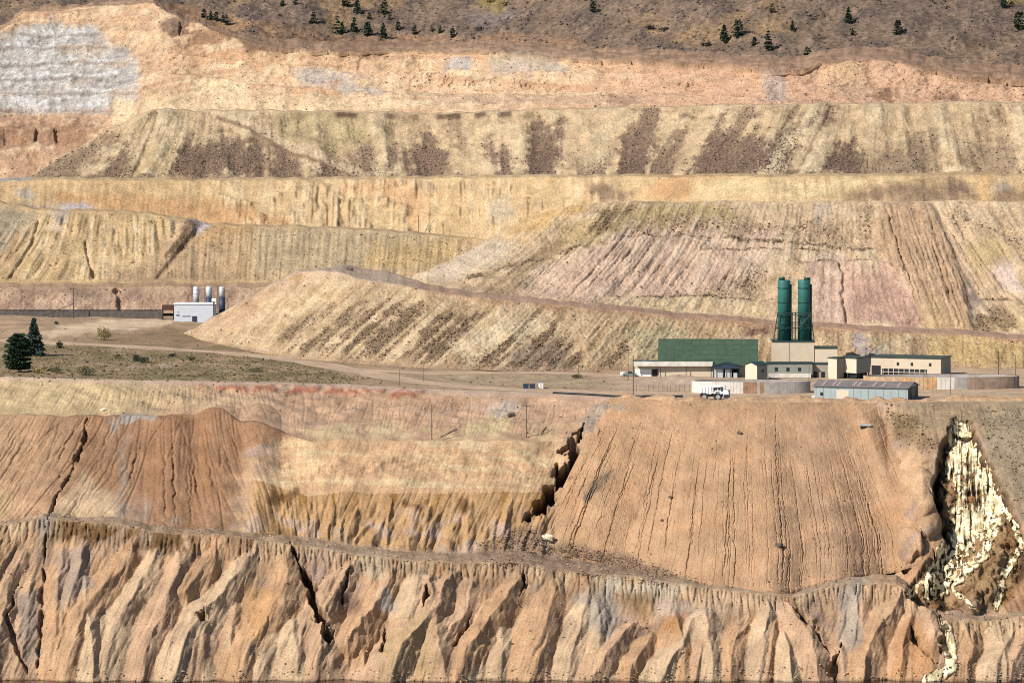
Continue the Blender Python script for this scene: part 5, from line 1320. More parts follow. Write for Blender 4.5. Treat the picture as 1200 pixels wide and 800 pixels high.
# cream blocks and the gallery at the right
f, root, Lh, Wd, H = cornerhouse('cream_block', 'narrow cream block with a shaded grey end just right of the corridor', 980.5, 444, 40, 419, 9.5, 9, m_cream2, m_grey)
f, root, Lh, Wd, H = cornerhouse('overhanging_block', 'cream block with a wide shaded grey end standing on dark legs', 1003.5, 444, 42, 419, 20, 17.5, m_cream2, m_grey, base=1.9)
for l_, d_ in ((.3, .3), (Lh - .3, .3), (.3, Wd - .3), (Lh * .5, .3), (.3, Wd * .5)):
    a = MB(); a.tube(f.p(l_, d_, 0), f.p(l_, d_, 1.9), .22, n=6); part(root, 'leg', a, m_trim)
a = MB(); f.box(a, .6, Lh - .6, .8, Wd - .8, 0, 1.8); part(root, 'under_shade', a, m_black)  # black box standing in for the shade beneath the block
f, root, Lh, Wd, H = cornerhouse('conveyor_gallery', 'long cream gallery with a shaded grey right end and open pipes beneath', 1102.5, 441, 20, 419.5, 80, 15.5, m_cream, m_grey, base=0)
windows(f, root, [(Lh * .14, Lh * .14 + .6), (Lh * .40, Lh * .40 + .6), (Lh * .60, Lh * .60 + .6)], f.h(429), f.h(426))
a = MB(); f.box(a, Lh * .2, Lh * .84, -.1, .02, .2, f.h(433.2)); part(root, 'opening', a, m_black)
a = MB(); f.box(a, Lh * .86, Lh * .99, -.1, .02, .2, f.h(430)); part(root, 'opening', a, m_black)
for k in range(9):
    x = Lh * (.22 + .6 * k / 8); a = MB(); a.tube(f.p(x, -.25, .2), f.p(x, -.25, f.h(433.2)), .14 + .05 * (k % 2), n=6); part(root, 'pipe', a, (m_conc, m_cream, m_conc2)[k % 3])
a = MB(); a.tube(f.p(Lh * .2, -.4, 1.1), f.p(Lh * .84, -.4, 1.1), .16, n=6); part(root, 'pipe', a, m_conc2)
# round settling tanks with panelled walls
OV = .32
def tank(label, pxc, pyb, rpx, top, mats, n=110):
    Yf = gnd(pxc, pyb).y; m_ = Yf / FPX; R = rpx * m_; c = pt(pxc, pyb, Yf); c = Vector((c.x * (Yf + R * OV) / Yf, Yf + R * OV, -113.05)); H = float(tz(top) * Yf) + 113.05
    root = thing('settling_tank', label, 'tank', c, 'round settling tanks')
    a = MB()
    for i in range(72):
        t0, t1 = 2 * PI * i / 72, 2 * PI * (i + 1) / 72
        e = lambda t, r, h: c + Vector((r * math.cos(t), r * math.sin(t) * OV, h))
        a.face(e(t1, R - .45, 0), e(t0, R - .45, 0), e(t0, R - .45, H - .1), e(t1, R - .45, H - .1))
        a.face(e(t0, R - .2, 0), e(t1, R - .2, 0), e(t1, R - .2, H - .1), e(t0, R - .2, H - .1))
        a.face(e(t0, R - .45, H - .1), e(t1, R - .45, H - .1), e(t1, R - .2, H - .1), e(t0, R - .2, H - .1))
    part(root, 'inner_wall', a, m_conc2)
    a = MB(); a.lathe(c, [(R - .5, .1), (R - .5, H * .7)], 64); a.v = [(v[0], c.y + (v[1] - c.y) * OV, v[2]) for v in a.v]; part(root, 'liquid', a, m_sludge)
    for i in range(n):
        t0, t1 = 2 * PI * (i + .03) / n, 2 * PI * (i + .97) / n
        pr = random.uniform(-.03, .05)
        a = MB(); k = 3
        for j in range(k):
            u0, u1 = t0 + (t1 - t0) * j / k, t0 + (t1 - t0) * (j + 1) / k
            e = lambda t, r, h: c + Vector((r * math.cos(t), r * math.sin(t) * OV, h))
            a.face(e(u0, R + pr, 0), e(u1, R + pr, 0), e(u1, R + pr, H), e(u0, R + pr, H))
            a.face(e(u0, R + pr, H), e(u1, R + pr, H), e(u1, R - .2, H), e(u0, R - .2, H))
        for u in (t0, t1):
            e = lambda t, r, h: c + Vector((r * math.cos(t), r * math.sin(t) * OV, h))
            a.face(e(u, R + pr, 0), e(u, R + pr, H), e(u, R - .2, H), e(u, R - .2, 0))
        ps = 600 + FPX * (c.x + R * math.cos((t0 + t1) / 2)) / (c.y + R * OV * math.sin((t0 + t1) / 2))
        part(root, 'panel', a, mats(ps, math.sin((t0 + t1) / 2) < 0))
    return root, c, R, H
tank('round tank with pale wall panels directly behind the white dump truck', 880, 461.5, 70, 447.5, lambda x, fr: (m_conc if x < 873 else (m_conc3 if (873 < x < 887 or 893 < x < 897) else m_conc2)) if fr else m_conc3)
tank('wider round tank with orange rust stains behind the rusty roofed shed', 1103, 456.5, 92, 442, lambda x, fr: (m_conc4 if (1060 < x < 1068 or 1085 < x < 1099) else (m_conc if 1100 < x < 1118 else (m_conc4b if x < 1085 else (m_conc2 if x < 1135 or random.random() < .2 else m_conc3b)))) if fr else m_conc3)
# long shed with the rusty roof
f = Fr(1064, 469, 18); t = math.radians(18); Lh = 108 * f.m / math.cos(t); Wd = 16 * f.m / math.sin(t); H = f.h(454.5); hp = f.h(449.8)
root = thing('long_shed', 'long blue grey shed with a rusty brown roof on the pit rim', 'shed', f.p(Lh / 2, Wd / 2, 0))
a = MB(); a.prism([f.p(0, 0, -.3), f.p(0, Wd, -.3), f.p(0, Wd, H), f.p(0, Wd / 2, hp - .1), f.p(0, 0, H)], f.l * Lh); part(root, 'wall', a, m_bluegrey)
a = MB(); a.prism([f.p(-.4, -.5, H - .12), f.p(-.4, Wd / 2, hp + .05), f.p(-.4, Wd + .5, H - .12), f.p(-.4, Wd + .5, H + .02), f.p(-.4, Wd / 2, hp + .2), f.p(-.4, -.5, H + .02)], f.l * (Lh + .8)); roof = part(root, 'roof', a, m_rust)
sl = f.p(0, Wd / 2, hp + .2) - f.p(0, -.5, H + .02)
for k, x in enumerate((.10, .26, .36, .52, .57, .74, .79, .9)):
    a = MB(); a.box(f.p(Lh * x, -.5, H + .045) + sl * .12, f.l * .9, sl * .7, UP * .05); part(roof, 'skylight', a, m_sky)
a = MB(); f.box(a, -.06, .02, .2, Wd - .2, 0, H); part(root, 'shaded_end_wall', a, m_black)  # shed's shaded gable end painted near black
a = MB(); f.box(a, -.1, .02, Wd * .35, Wd * .65, 0, H * .9); part(root, 'end_door', a, m_blue)
a = MB(); f.box(a, Lh * .63, Lh * .76, -.1, .02, 0, H * .72); part(root, 'roller_door', a, m_cream2)
a = MB(); f.box(a, Lh * .905, Lh * .935, -.1, .02, .9, H * .5); part(root, 'doorway', a, m_black)
for k in range(13):
    a = MB(); x = Lh * (.02 + .96 * k / 12); f.box(a, x, x + .08, -.07, .02, 0, H - .1); part(root, 'wall_seam', a, m_steel)

# ---- haul truck on the rim, nose to the right
b = gnd(838, 472.0); b.y = 1453.0; b = pt(838, 472, 1453); b.z = -112.95; m_ = 1453 / FPX
T_ = lambda l, d, h: b + Vector((l * m_, d, h))                    # l in photo pixels from the truck's middle
root = thing('haul_truck', 'white dump truck parked facing right on the pit rim', 'dump truck', b)
rw = 1.2
def wheel(l, d):
    c = T_(l, d, rw); a = MB(); a.tube(c + Vector((0, -.45, 0)), c + Vector((0, .45, 0)), rw, n=20); w_ = part(root, 'wheel', a, m_tyre)
    a = MB(); a.tube(c + Vector((0, -.5, 0)), c + Vector((0, -.44, 0)), rw * .55, n=14); part(w_, 'rim', a, m_rim)
for l_ in (-13, 3):
    for d_ in (-1.9, 1.9): wheel(l_, d_)
a = MB(); a.box(T_(-17, -1.2, 1.3), (33 * m_, 0, 0), (0, 2.4, 0), (0, 0, .7)); part(root, 'chassis', a, m_truckb)
a = MB(); a.prism([T_(-21, -2.3, 2.6), T_(-5, -2.3, 2.0), T_(-4, -2.3, 4.3), T_(-18, -2.3, 4.4), T_(-21.5, -2.3, 4.0)], (0, 4.6, 0)); part(root, 'dump_body', a, m_white)
for k in range(4):
    a = MB(); x = -16 + k * 3.4; a.box(T_(x, -2.42, 2.5), (.22, 0, 0), (0, .14, 0), (0, 0, 1.75)); part(root, 'body_rib', a, m_white)
a = MB(); a.prism([T_(-4, -2.3, 4.0), T_(-3.5, -2.3, 4.5), T_(8, -2.3, 4.5), T_(8, -2.3, 4.3)], (0, 4.6, 0)); part(root, 'canopy', a, m_white)
a = MB(); a.box(T_(-2, -1.9, 2.0), (11 * m_, 0, 0), (0, 3.4, 0), (0, 0, 2.2)); cab = part(root, 'cab', a, m_white)
for x0, x1 in ((-1.6, 2.2), (3.2, 6.0), (6.6, 8.6)):
    a = MB(); a.box(T_(x0, -1.96, 2.9), ((x1 - x0) * m_, 0, 0), (0, .08, 0), (0, 0, 1.05)); part(cab, 'window', a, m_glass)
a = MB(); a.prism([T_(9, -1.9, 1.5), T_(15.5, -1.9, 1.5), T_(15.5, -1.9, 2.9), T_(13, -1.9, 3.3), T_(9, -1.9, 3.4)], (0, 3.8, 0)); part(root, 'hood', a, m_white)
a = MB(); a.box(T_(15.6, -1.8, .9), (.35, 0, 0), (0, 3.6, 0), (0, 0, 2.2)); part(root, 'grille', a, m_truckb)
a = MB(); a.box(T_(10, -2.05, .8), (5 * m_, 0, 0), (0, .2, 0), (0, 0, 1.1)); part(root, 'bumper', a, m_truckb)
a = MB(); a.prism([T_(-2.5, -2.15, 2.2), T_(0, -2.15, 3.2), T_(6, -2.15, 3.2), T_(9, -2.15, 2.2), T_(7, -2.15, 2.2), T_(5, -2.15, 2.8), T_(1, -2.15, 2.8), T_(-.5, -2.15, 2.2)], (0, .5, 0)); part(root, 'mudguard', a, m_white)
a = MB(); a.tube(T_(12, -1.2, 3.3), T_(12, -1.2, 4.6), .12, n=6); part(root, 'exhaust', a, m_steel)
a = MB()
for k in range(4): a.tube(T_(9 + k * 1.6, -1.9, 3.3), T_(9 + k * 1.6, -1.9, 4.1), .04, n=4)
a.tube(T_(9, -1.9, 4.1), T_(14, -1.9, 4.1), .04, n=4); part(root, 'railing', a, m_white)

# ---- left: barrier, container, white building, silos
fb = Fr(191, 373.5, 0); Hb = fb.h(364.3); npan = 36; wp = 210 * fb.m / npan
root = thing('barrier_wall', 'long low dark grey wall running left from the white building', 'wall', fb.p(wp * npan / 2, 0, 0))
for k in range(npan):
    a = MB(); fb.box(a, k * wp + .03, (k + 1) * wp - .03, random.uniform(-.05, .05), .5, 0, Hb + random.uniform(-.05, .05)); part(root, 'panel', a, m_barr)
a = MB(); a.tube(fb.p(0, .2, Hb + .25), fb.p(wp * npan, .2, Hb + .25), .22, n=6); part(root, 'top_pipe', a, m_black)
f = Fr(204, 375, 0); root = thing('raised_container', 'dark red container on short legs beside the white building', 'container', f.p(2, 1.2, 0))
a = MB(); f.box(a, 0, 14 * f.m, 0, 2.4, f.h(363.4), f.h(357.4)); part(root, 'body', a, m_dred)
for k in range(6):
    a = MB(); x = .2 + k * .8; f.box(a, x, x + .12, -.08, .02, f.h(363.2), f.h(357.6)); part(root, 'rib', a, m_dred)
for x in (.2, 13.4 * f.m):
    for d_ in (.3, 2.1):
        a = MB(); a.tube(f.p(x, d_, 0), f.p(x, d_, f.h(363.4)), .16, n=6); part(root, 'leg', a, m_black)
f, root, Lh, H = flat_block('white_building', 'plain white building below three metal silos at the foot of the dump', 204, 252, 378.5, 355.6, 8, plain_mat('white_sheet', (.44, .47, .50), .6, .05, .5), 0)
for ch in root.children:
    if ch.name.startswith('roof'): ch.data.materials[0] = m_white
f.o = f.o
a = MB(); f.box(a, Lh * .44, Lh * .56, -.1, .02, 0, f.h(370.3)); part(root, 'door', a, m_truckb)
for l0, l1, y0, y1 in ((Lh * .87, Lh * .95, 368, 370.4), (Lh * .88, Lh * .92, 365, 366.2)):
    a = MB(); f.box(a, l0, l1, -.07, .02, f.h(y1), f.h(y0)); part(root, 'notice', a, m_steel)
a = MB(); f.box(a, Lh * .6, Lh * .8, -.06, .02, f.h(371), f.h(370)); part(root, 'sign_stripe', a, m_dred)
def silo(px, rpx, top, bot, label, skirt):
    Ys = f.o.y + 11.5; bs = pt(px, 378, Ys); bs.z = -107.2; m_ = Ys / FPX; R = rpx * m_; Ht = float(tz(top) * Ys) - bs.z; hb = float(tz(bot) * Ys) - bs.z
    root = thing('silo', label, 'silo', bs, 'silos behind the white building')
    a = MB(); a.lathe(bs + UP * hb, [(R, 0), (R, Ht - hb - .4), (R * .6, Ht - hb)], 20); part(root, 'body', a, m_silo, True)
    a = MB(); a.lathe(bs, [(R * .98, 0), (R * .98, hb)], 20); part(root, 'skirt', a, skirt, True)
    for k in range(1, 5):
        a = MB(); a.lathe(bs + UP * (hb + (Ht - hb) * k / 5), [(R, 0), (R * 1.03, .02), (R * 1.03, .12), (R, .14)], 20); part(root, 'hoop', a, m_steel, True)
    a = MB(); a.tube(bs + Vector((-R - .5, -.3, 0)), bs + Vector((-R - .5, -.3, Ht + .6)), .07, n=5)
    a.tube(bs + Vector((-R - .15, -.3, 0)), bs + Vector((-R - .15, -.3, Ht + .6)), .05, n=5)
    for k in range(16): a.tube(bs + Vector((-R - .5, -.3, Ht * k / 16)), bs + Vector((-R - .15, -.3, Ht * k / 16)), .03, n=4)
    part(root, 'ladder', a, m_dred)['kind'] = 'stuff'
    a = MB(); a.tube(bs + Vector((0, 0, Ht)), bs + Vector((0, 0, Ht + .6)), .12, n=6); part(root, 'vent', a, m_steel)
silo(230, 3.6, 335.5, 357, 'leftmost metal silo, pale down to the white roof', m_silo)
silo(245, 3.9, 335.5, 348, 'middle metal silo with a dark blue lower part', m_blue)
silo(260.3, 3.7, 335.8, 348, 'rightmost metal silo half sunk behind the dump slope', m_blue)
q = pt(250.5, 351.5, 1758); root = thing('blower_unit', 'small white unit between the middle and right silos', 'machine', q - UP * 1.6)
a = MB(); a.box(q + Vector((-.8, 0, -.6)), (1.6, 0, 0), (0, 1, 0), (0, 0, 1.2)); part(root, 'housing', a, m_white)
a = MB(); a.tube(q + Vector((0, .5, -8)), q + Vector((0, .5, -.6)), .3, n=8); part(root, 'stand', a, m_blue)

# ---- surfaces to stand things on
def on(S_, px, py):
    d = S_.Y2 * ca - S_.Z2 * sa
    qx = 600 + FPX * S_.X2 / d; qy = 400 - FPX * (S_.Y2 * sa + S_.Z2 * ca) / d
    k = int(np.argmin((qx - px) ** 2 + (qy - py) ** 2)); return Vector((S_.X2.ravel()[k], S_.Y2.ravel()[k], S_.Z2.ravel()[k]))
def gpt(px, py): return on(G, px, py)
# utility poles
def pole(base, hgt, label, arms=1, r=.14, mat=m_wood, aw=1.3, name='utility_pole', group=None, cat='utility pole'):
    base = Vector(base); root = thing(name, label, cat, base, group)
    a = MB(); a.tube(base - UP * .4, base + UP * hgt, r, r * .7, 7); part(root, 'shaft', a, mat)
    for k in range(arms):
        z = hgt - .5 - k * 1.0; a = MB(); a.box(base + Vector((-aw, -.2, z)), (2 * aw, 0, 0), (0, .12, 0), (0, 0, .16)); ar = part(root, 'crossarm', a, mat)
        for x in (-aw * .85, -aw * .3, aw * .3, aw * .85):
            a = MB(); a.tube(base + Vector((x, -.14, z + .16)), base + Vector((x, -.14, z + .4)), .05, n=5); part(ar, 'insulator', a, m_conc2)
    return root
def mh(base, top): return float((base.z / base.y - tz(top)) * -base.y) if True else 0
for S_, px, y0, y1, lab, arms, r in (
    (A, 505.5, 515, 474, 'bare brown pole standing on the pit wall bench below the red soil', 0, .17),
    (A, 616.5, 513, 474, 'brown pole with a cross arm on the pit wall bench left of the dark gorge', 1, .15),
    (G, 735.5, 446, 408, 'pole with a cross arm at the left end of the cream wing', 1, .13),
    (G, 742.8, 463, 416, 'bare dark pole on the rim in front of the cream wing', 0, .16),
    (G, 469, 452, 434, 'short thin pole beside the dirt road near the red soil', 0, .09),
    (G, 497, 447, 428, 'thin pole in the middle of the bare flat at the foot of the front dump', 0, .08),
    (G, 677, 441, 421, 'thin pole beside a green shrub left of the plant', 0, .09),
    (G, 86.5, 373, 337, 'dark lattice like mast in front of the long grey wall', 1, .22),
    (G, 1171, 440, 410, 'dark bare pole behind the rust stained tank at the far right', 0, .16),
    (G, 1190, 441, 416, 'lamp post near the right edge of the plant', 0, .1),
    (G, 981, 447, 424, 'thin dark mast in front of the narrow cream block', 0, .1),
    (G, 947, 447, 426, 'thin dark mast in front of the grey corridor under the right tower', 0, .1),
    (G, 1115, 462, 436, 'thin post in front of the paler panels of the rust stained tank', 0, .09),
    (Fm, 490.5, 273, 252, 'left of two thin poles on the far yellow terrace', 0, .16),
    (Fm, 502.5, 272, 250, 'right of two thin poles on the far yellow terrace', 0, .16)):
    b = on(S_, px, y0); hgt = float(tz(y1) * b.y - b.z); rt = pole(b, hgt, lab, arms, r)
    if 'lamp' in lab:
        rt.name = 'lamp_post'; rt['category'] = 'lamp post'
        a = MB(); a.tube(b + UP * hgt, b + Vector((-1.4, -.2, hgt + .3)), .06, n=5); arm = part(rt, 'arm', a, m_steel)
        a = MB(); a.box(b + Vector((-1.9, -.4, hgt + .2)), (.7, 0, 0), (0, .3, 0), (0, 0, .18)); part(arm, 'lamp_head', a, m_steel)
    if 'mast in front of the long' in lab:
        a = MB(); a.tube(b + Vector((-10.5, -.3, 1.2)), b + Vector((-.2, -.3, 5.4)), .12, n=6); part(rt, 'stay', a, m_black)
def fallen(S_, p0, p1, lab):
    a0, a1 = on(S_, *p0), on(S_, *p1); a = MB(); a.tube(a0 + UP * .25, a1 + UP * .3, .14, .11, 7); root = thing('fallen_pole', lab, 'pole', a0)
    part(root, 'shaft', a, m_wood); a = MB(); d = (a1 - a0).normalized(); a.box(a0.lerp(a1, .8) + Vector((-.05, -.2, -.1)), (.12, 0, 0), (0, .1, 0), (0, 0, .9)); part(root, 'crossarm', a, m_wood)
fallen(A, (516, 513), (535, 504), 'dark fallen pole lying on the bench right of the bare standing pole')
fallen(A, (634, 509), (640, 501), 'short fallen pole leaning on the slope right of the cross armed pole')
# pipe along the rim
a = MB(); ps = [gpt(x, y) for x, y in ((648, 461.5), (690, 463.2), (720, 464.5), (755, 465.5), (800, 465.3))]
root = thing('rim_pipe', 'black pipe lying along the pit rim left of the truck', 'pipe', ps[0]); 
for p, q in zip(ps, ps[1:]):
    a = MB(); a.tube(p + UP * .35, q + UP * .35, .3, n=8); part(root, 'pipe_length', a, m_black)
# wire fence
root = thing('wire_fence', 'thin wire fence on the slope in front of the cream wing', 'fence', gpt(745, 458)); tops = []
for k in range(13):
    x = 745 + k * 5.2; g0 = gpt(x, 458.5); a = MB(); a.tube(g0, g0 + UP * 2.1, .05, n=5); part(root, 'post', a, m_wood); tops.append(g0)
for hh in (.7, 1.4, 2.0):
    a = MB()
    for p, q in zip(tops, tops[1:]): a.tube(p + UP * hh, q + UP * hh, .025, n=4)
    part(root, 'wire', a, m_steel)
# gravel mound behind the fence
b = gnd(795, 449); n_ = 40; V_, F_ = [], []
for i in range(9):
    for j in range(n_):
        rr = i / 8; t = 2 * PI * j / n_; x, y = 19 * rr * math.cos(t), 9 * rr * math.sin(t)
        V_.append((x, y, 2.6 * (1 - ss(0, 1, rr)) * (1 + .12 * math.sin(3 * t + i)) - .1))
for i in range(8):
    for j in range(n_): F_.append((i * n_ + j, i * n_ + (j + 1) % n_, (i + 1) * n_ + (j + 1) % n_, (i + 1) * n_ + j))
me = raw_mesh('gravel_mound', V_, F_, M_ROAD, np.tile(C(196, 170, 142), (len(V_), 1))); o = link('gravel_mound', me); o.location = b; tag(o, kind='structure')
# boxes on the flat, parked vehicle
b = gpt(621, 455.5); root = thing('blue_skip', 'pair of dark blue bins beside the small white booth on the flat', 'skip', b)
for k in (0, 1):
    a = MB(); x = -1.9 + k * 2.0; a.prism([b + Vector((x + .15, 0, 0)), b + Vector((x + 1.65, 0, 0)), b + Vector((x + 1.8, 0, 1.4)), b + Vector((x, 0, 1.4))], (0, 1.6, 0)); bn = part(root, 'bin', a, m_blue)
    a = MB(); a.box(b + Vector((x - .05, -.08, 1.4)), (1.9, 0, 0), (0, 1.76, 0), (0, 0, .14)); part(bn, 'lid', a, m_truckb)
b = gpt(633.5, 455.5); root = thing('white_booth', 'small white booth on the flat beside the blue bins', 'booth', b)
a = MB(); a.box(b + Vector((-.8, 0, 0)), (1.5, 0, 0), (0, 1.5, 0), (0, 0, 1.9)); bd = part(root, 'body', a, m_white)
a = MB(); a.prism([b + Vector((-.95, -.1, 1.9)), b + Vector((.85, -.1, 1.9)), b + Vector((-.05, -.1, 2.3))], (0, 1.7, 0)); part(root, 'roof', a, m_steel)
a = MB(); a.box(b + Vector((-.4, -.06, .1)), (.75, 0, 0), (0, .06, 0), (0, 0, 1.6)); part(root, 'door', a, m_conc)
b = gpt(738.5, 441.2)
root = thing('parked_pickup', 'grey green pickup parked at the left end of the cream wing', 'pickup', b)
m_pick = plain_mat('pickup_paint', (.12, .17, .16), .35, .06)
V = lambda x, y, z: b + Vector((x, y, z))
a = MB(); a.prism([V(-2.3, -.9, .5), V(2.2, -.9, .5), V(2.25, -.9, 1.0), V(1.2, -.9, 1.15), V(.7, -.9, 1.8), V(-.6, -.9, 1.85), V(-.75, -.9, 1.15), V(-2.3, -.9, 1.1)], (0, 1.8, 0)); bd = part(root, 'body', a, m_pick)
a = MB(); a.prism([V(-.55, -.93, 1.2), V(1.05, -.93, 1.2), V(.65, -.93, 1.7), V(-.5, -.93, 1.72)], (0, .06, 0)); part(bd, 'window', a, m_glass)
for x in (-1.5, 1.4):
    for y in (-.85, .85):
        a = MB(); a.tube(V(x, y - .13, .4), V(x, y + .13, .4), .42, n=14); w_ = part(root, 'wheel', a, m_tyre)
        a = MB(); a.tube(V(x, y - .16, .4), V(x, y - .12, .4), .2, n=10); part(w_, 'rim', a, m_rim)
b = gpt(730, 440.6); root = thing('white_tank_box', 'small white tank on a skid left of the parked pickup', 'tank', b)
a = MB(); a.tube(b + Vector((-.8, .5, .75)), b + Vector((.8, .5, .75)), .6, n=14); part(root, 'vessel', a, m_white, True)
a = MB(); a.box(b + Vector((-.7, .1, 0)), (1.4, 0, 0), (0, .8, 0), (0, 0, .3)); part(root, 'skid', a, m_steel)
b = gpt(953.5, 470); b.y += 0; root = thing('control_cabinet', 'small white cabinet at the left end of the long shed', 'cabinet', b)
a = MB(); a.box(b + Vector((-.7, 0, -.1)), (1.0, 0, 0), (0, .7, 0), (0, 0, 1.6)); bd = part(root, 'housing', a, m_white)
a = MB(); a.box(b + Vector((-.6, -.04, .2)), (.8, 0, 0), (0, .05, 0), (0, 0, 1.1)); part(bd, 'door', a, m_conc)
b = on(B_, 1014, 499); root = thing('culvert', 'dark culvert slab sticking out near the top right of the brown fan', 'culvert', b)
a = MB(); a.box(b + Vector((-1.8, -.9, .0)), (3.6, 0, 0), (0, 1.6, .4), (0, 0, .2)); part(root, 'slab', a, m_conc2)
a = MB(); a.box(b + Vector((-1.5, -.7, -.75)), (3.0, 0, 0), (0, 1.4, 0), (0, 0, .72)); part(root, 'mouth', a, m_black)
# boulders
def boulder(b, r, mat, label, seed):
    q_ = np.random.default_rng(seed); import bmesh
    bm = bmesh.new(); bmesh.ops.create_icosphere(bm, subdivisions=3, radius=r)
    for v in bm.verts:
        n_ = v.co.normalized(); k = 1 + .28 * math.sin(n_.x * 3.1 + seed) * math.cos(n_.y * 2.7 + seed * 2) + .16 * math.sin(n_.z * 6 + n_.x * 5 + seed); v.co = Vector((n_.x * r * k * 1.15, n_.y * r * k, n_.z * r * k * .8))
    me = bpy.data.meshes.new('boulder'); bm.to_mesh(me); bm.free(); me.materials.append(mat)
    o = link('boulder', me); o.location = b + UP * r * .3; tag(o, label, 'boulder')
m_b1 = plain_mat('dark_boulder', (.10, .075, .055), .9, .3, 1.2); m_b2 = plain_mat('pale_boulder', (.55, .46, .33), .9, .15, 1.2); m_b3 = plain_mat('tan_boulder', (.30, .20, .125), .9, .2, 1.2)
for S_, px, py, r, mt, lab, sd_k in ((B_, 913, 640, .95, m_b1, 'dark boulder caught low in a rill of the brown fan', 1), (A, 641, 632, 1.5, m_b2, 'pale boulder at the lower left corner of the brown fan', 2),
    (B_, 867, 508, .7, m_b1, 'small dark boulder high in the middle of the brown fan', 3), (A, 1046, 660, 1.5, m_b3, 'tan boulder at the lower right corner of the brown fan', 4), (B_, 776, 610, .5, m_b1, 'small dark boulder low on the left half of the brown fan', 5),
    (A, 598, 487, .95, m_b1, 'dark round lump on the slope left of the cross armed pole', 6), (B_, 786, 583, .55, m_b1, 'dark stone at mid height on the left half of the brown fan', 7), (A, 121, 481, .7, m_b2, 'pale stone on the narrow bench above the left fan', 8),
    (Dd, 409, 317, 1.1, m_b1, 'dark stone at the left tip of the haul road on the front dump', 9)):
    boulder(on(S_, px, py), r, mt, lab, sd_k)

# ---- trees and shrubs
m_leaf = plain_mat('conifer_needles', (.030, .052, .028), .8, .5, 1.2, 0, .1)
m_leaf2 = plain_mat('spruce_needles', (.045, .066, .052), .8, .5, 1.2, 0, .1)
m_leaf3 = plain_mat('hill_needles', (.028, .042, .024), .8, .5, .8, 0, .1)
m_bark = plain_mat('bark', (.06, .045, .035), .95, .3, 3)
m_shr1 = plain_mat('yellow_shrub_leaves', (.22, .17, .06), .9, .4, 2); m_shr2 = plain_mat('dark_shrub_leaves', (.045, .055, .032), .9, .45, 2); m_shr3 = plain_mat('olive_shrub_leaves', (.12, .105, .05), .9, .4, 2); m_shr4 = plain_mat('hill_shrub_leaves', (.055, .048, .036), .9, .4, 1)
def leaves(pos, dirs, size, seed):
    """small bent needle sprays at given places, pointing along dirs"""
    q_ = np.random.default_rng(seed); n = len(pos)
    d = dirs / (np.linalg.norm(dirs, axis=1, keepdims=True) + 1e-6); up = q_.normal(0, 1, (n, 3)); u = np.cross(d, up); u /= np.linalg.norm(u, axis=1, keepdims=True) + 1e-6
    s_ = size * (.5 + q_.random((n, 1)))
    V = np.stack([pos - d * s_ * .5, pos + u * s_ * .42, pos + d * s_ * .7, pos - u * s_ * .42], 1)
    return V.reshape(-1, 3), np.arange(n * 4).reshape(-1, 4)
def conifer_crown(h, r, n, size, seed, full=.35, droop=-.25, top=1.0, whorls=None):
    q_ = np.random.default_rng(seed)
    whorls = whorls or max(6, int(h * 2.2)); nb = whorls * 7; zb, ab, lb = [], [], []
    for w_ in range(whorls):
        z = .06 + .93 * (w_ + q_.random() * .6) / whorls; prof = (1 - z) ** .75 if full < .5 else math.sqrt(max(0, 1 - (max(z - .28, 0) / .74) ** 2)) * (.72 + z if z < .28 else 1)
        for k in range(7): zb.append(z); ab.append(q_.random() * 2 * PI); lb.append(r * prof * (.7 + .45 * q_.random()) + r * .05)
    zb, ab, lb = map(np.array, (zb, ab, lb)); pr = lb + .05 * r; i = q_.choice(len(zb), n, p=pr / pr.sum())
    t = q_.random(n) ** .6; rad = lb[i] * t; ang = ab[i] + q_.normal(0, .16, n)
    pos = np.stack([rad * np.cos(ang), rad * np.sin(ang), zb[i] * h + droop * rad + q_.normal(0, .03 * h / 4, n)], 1)
    dr = np.stack([np.cos(ang), np.sin(ang), np.full(n, droop)], 1) + q_.normal(0, .45, (n, 3))
    return leaves(pos, dr, size, seed)
def tree(base, h, r, n, size, seed, label, group=None, mat=m_leaf, full=.3, name='conifer_tree', droop=-.25):
    base = Vector(base); root = thing(name, label, 'tree', base, group)
    a = MB(); a.tube(base - UP * .3, base + UP * h * .5, .035 * h * .5, .02 * h * .5, 7); a.tube(base + UP * h * .5, base + UP * h * .97, .02 * h * .5, .01, 5); part(root, 'trunk', a, m_bark)
    V, Fq = conifer_crown(h, r, n, size, seed, full, droop)
    c = link('crown', raw_mesh('crown', V, Fq, mat, smooth=False), root)
    return root
t1 = tree(gpt(22, 436), 12.0, 4.3, 15000, .5, 1, 'broad dark conifer standing at the left edge of the grassy flat', None, m_leaf, .8, droop=.12)
t2 = tree(gpt(40, 417), 12.6, 3.7, 12000, .5, 2, 'tall spiky blue green spruce just behind the broad dark conifer', None, m_leaf2, .2, droop=-.18)
def shrub(base, h, r, n, size, seed, label, mat, group=None, name='shrub'):
    base = Vector(base); q_ = np.random.default_rng(seed); root = thing(name, label, 'shrub', base, group)
    a = MB()
    for k in range(6):
        an = q_.random() * 6.28; a.tube(base - UP * .1, base + Vector((math.cos(an) * r * .5, math.sin(an) * r * .5, h * .75)), .05 + .01 * h, .015, 5)
    part(root, 'stem', a, m_bark)
    u = q_.normal(0, 1, (n, 3)); u /= np.linalg.norm(u, axis=1, keepdims=True); rad = q_.random((n, 1)) ** .4
    lump = 1 + .3 * np.sin(u[:, :1] * 4 + seed) * np.cos(u[:, 1:2] * 3 + seed * 2)
    pos = u * rad * lump * np.array([r, r, h * .5]) + np.array([0, 0, h * .52]); pos[:, 2] = np.maximum(pos[:, 2], .05)
    V, Fq = leaves(pos, u + q_.normal(0, .5, (n, 3)), size, seed)
    link('foliage', raw_mesh('foliage', V, Fq, mat, smooth=False), root)
    return root
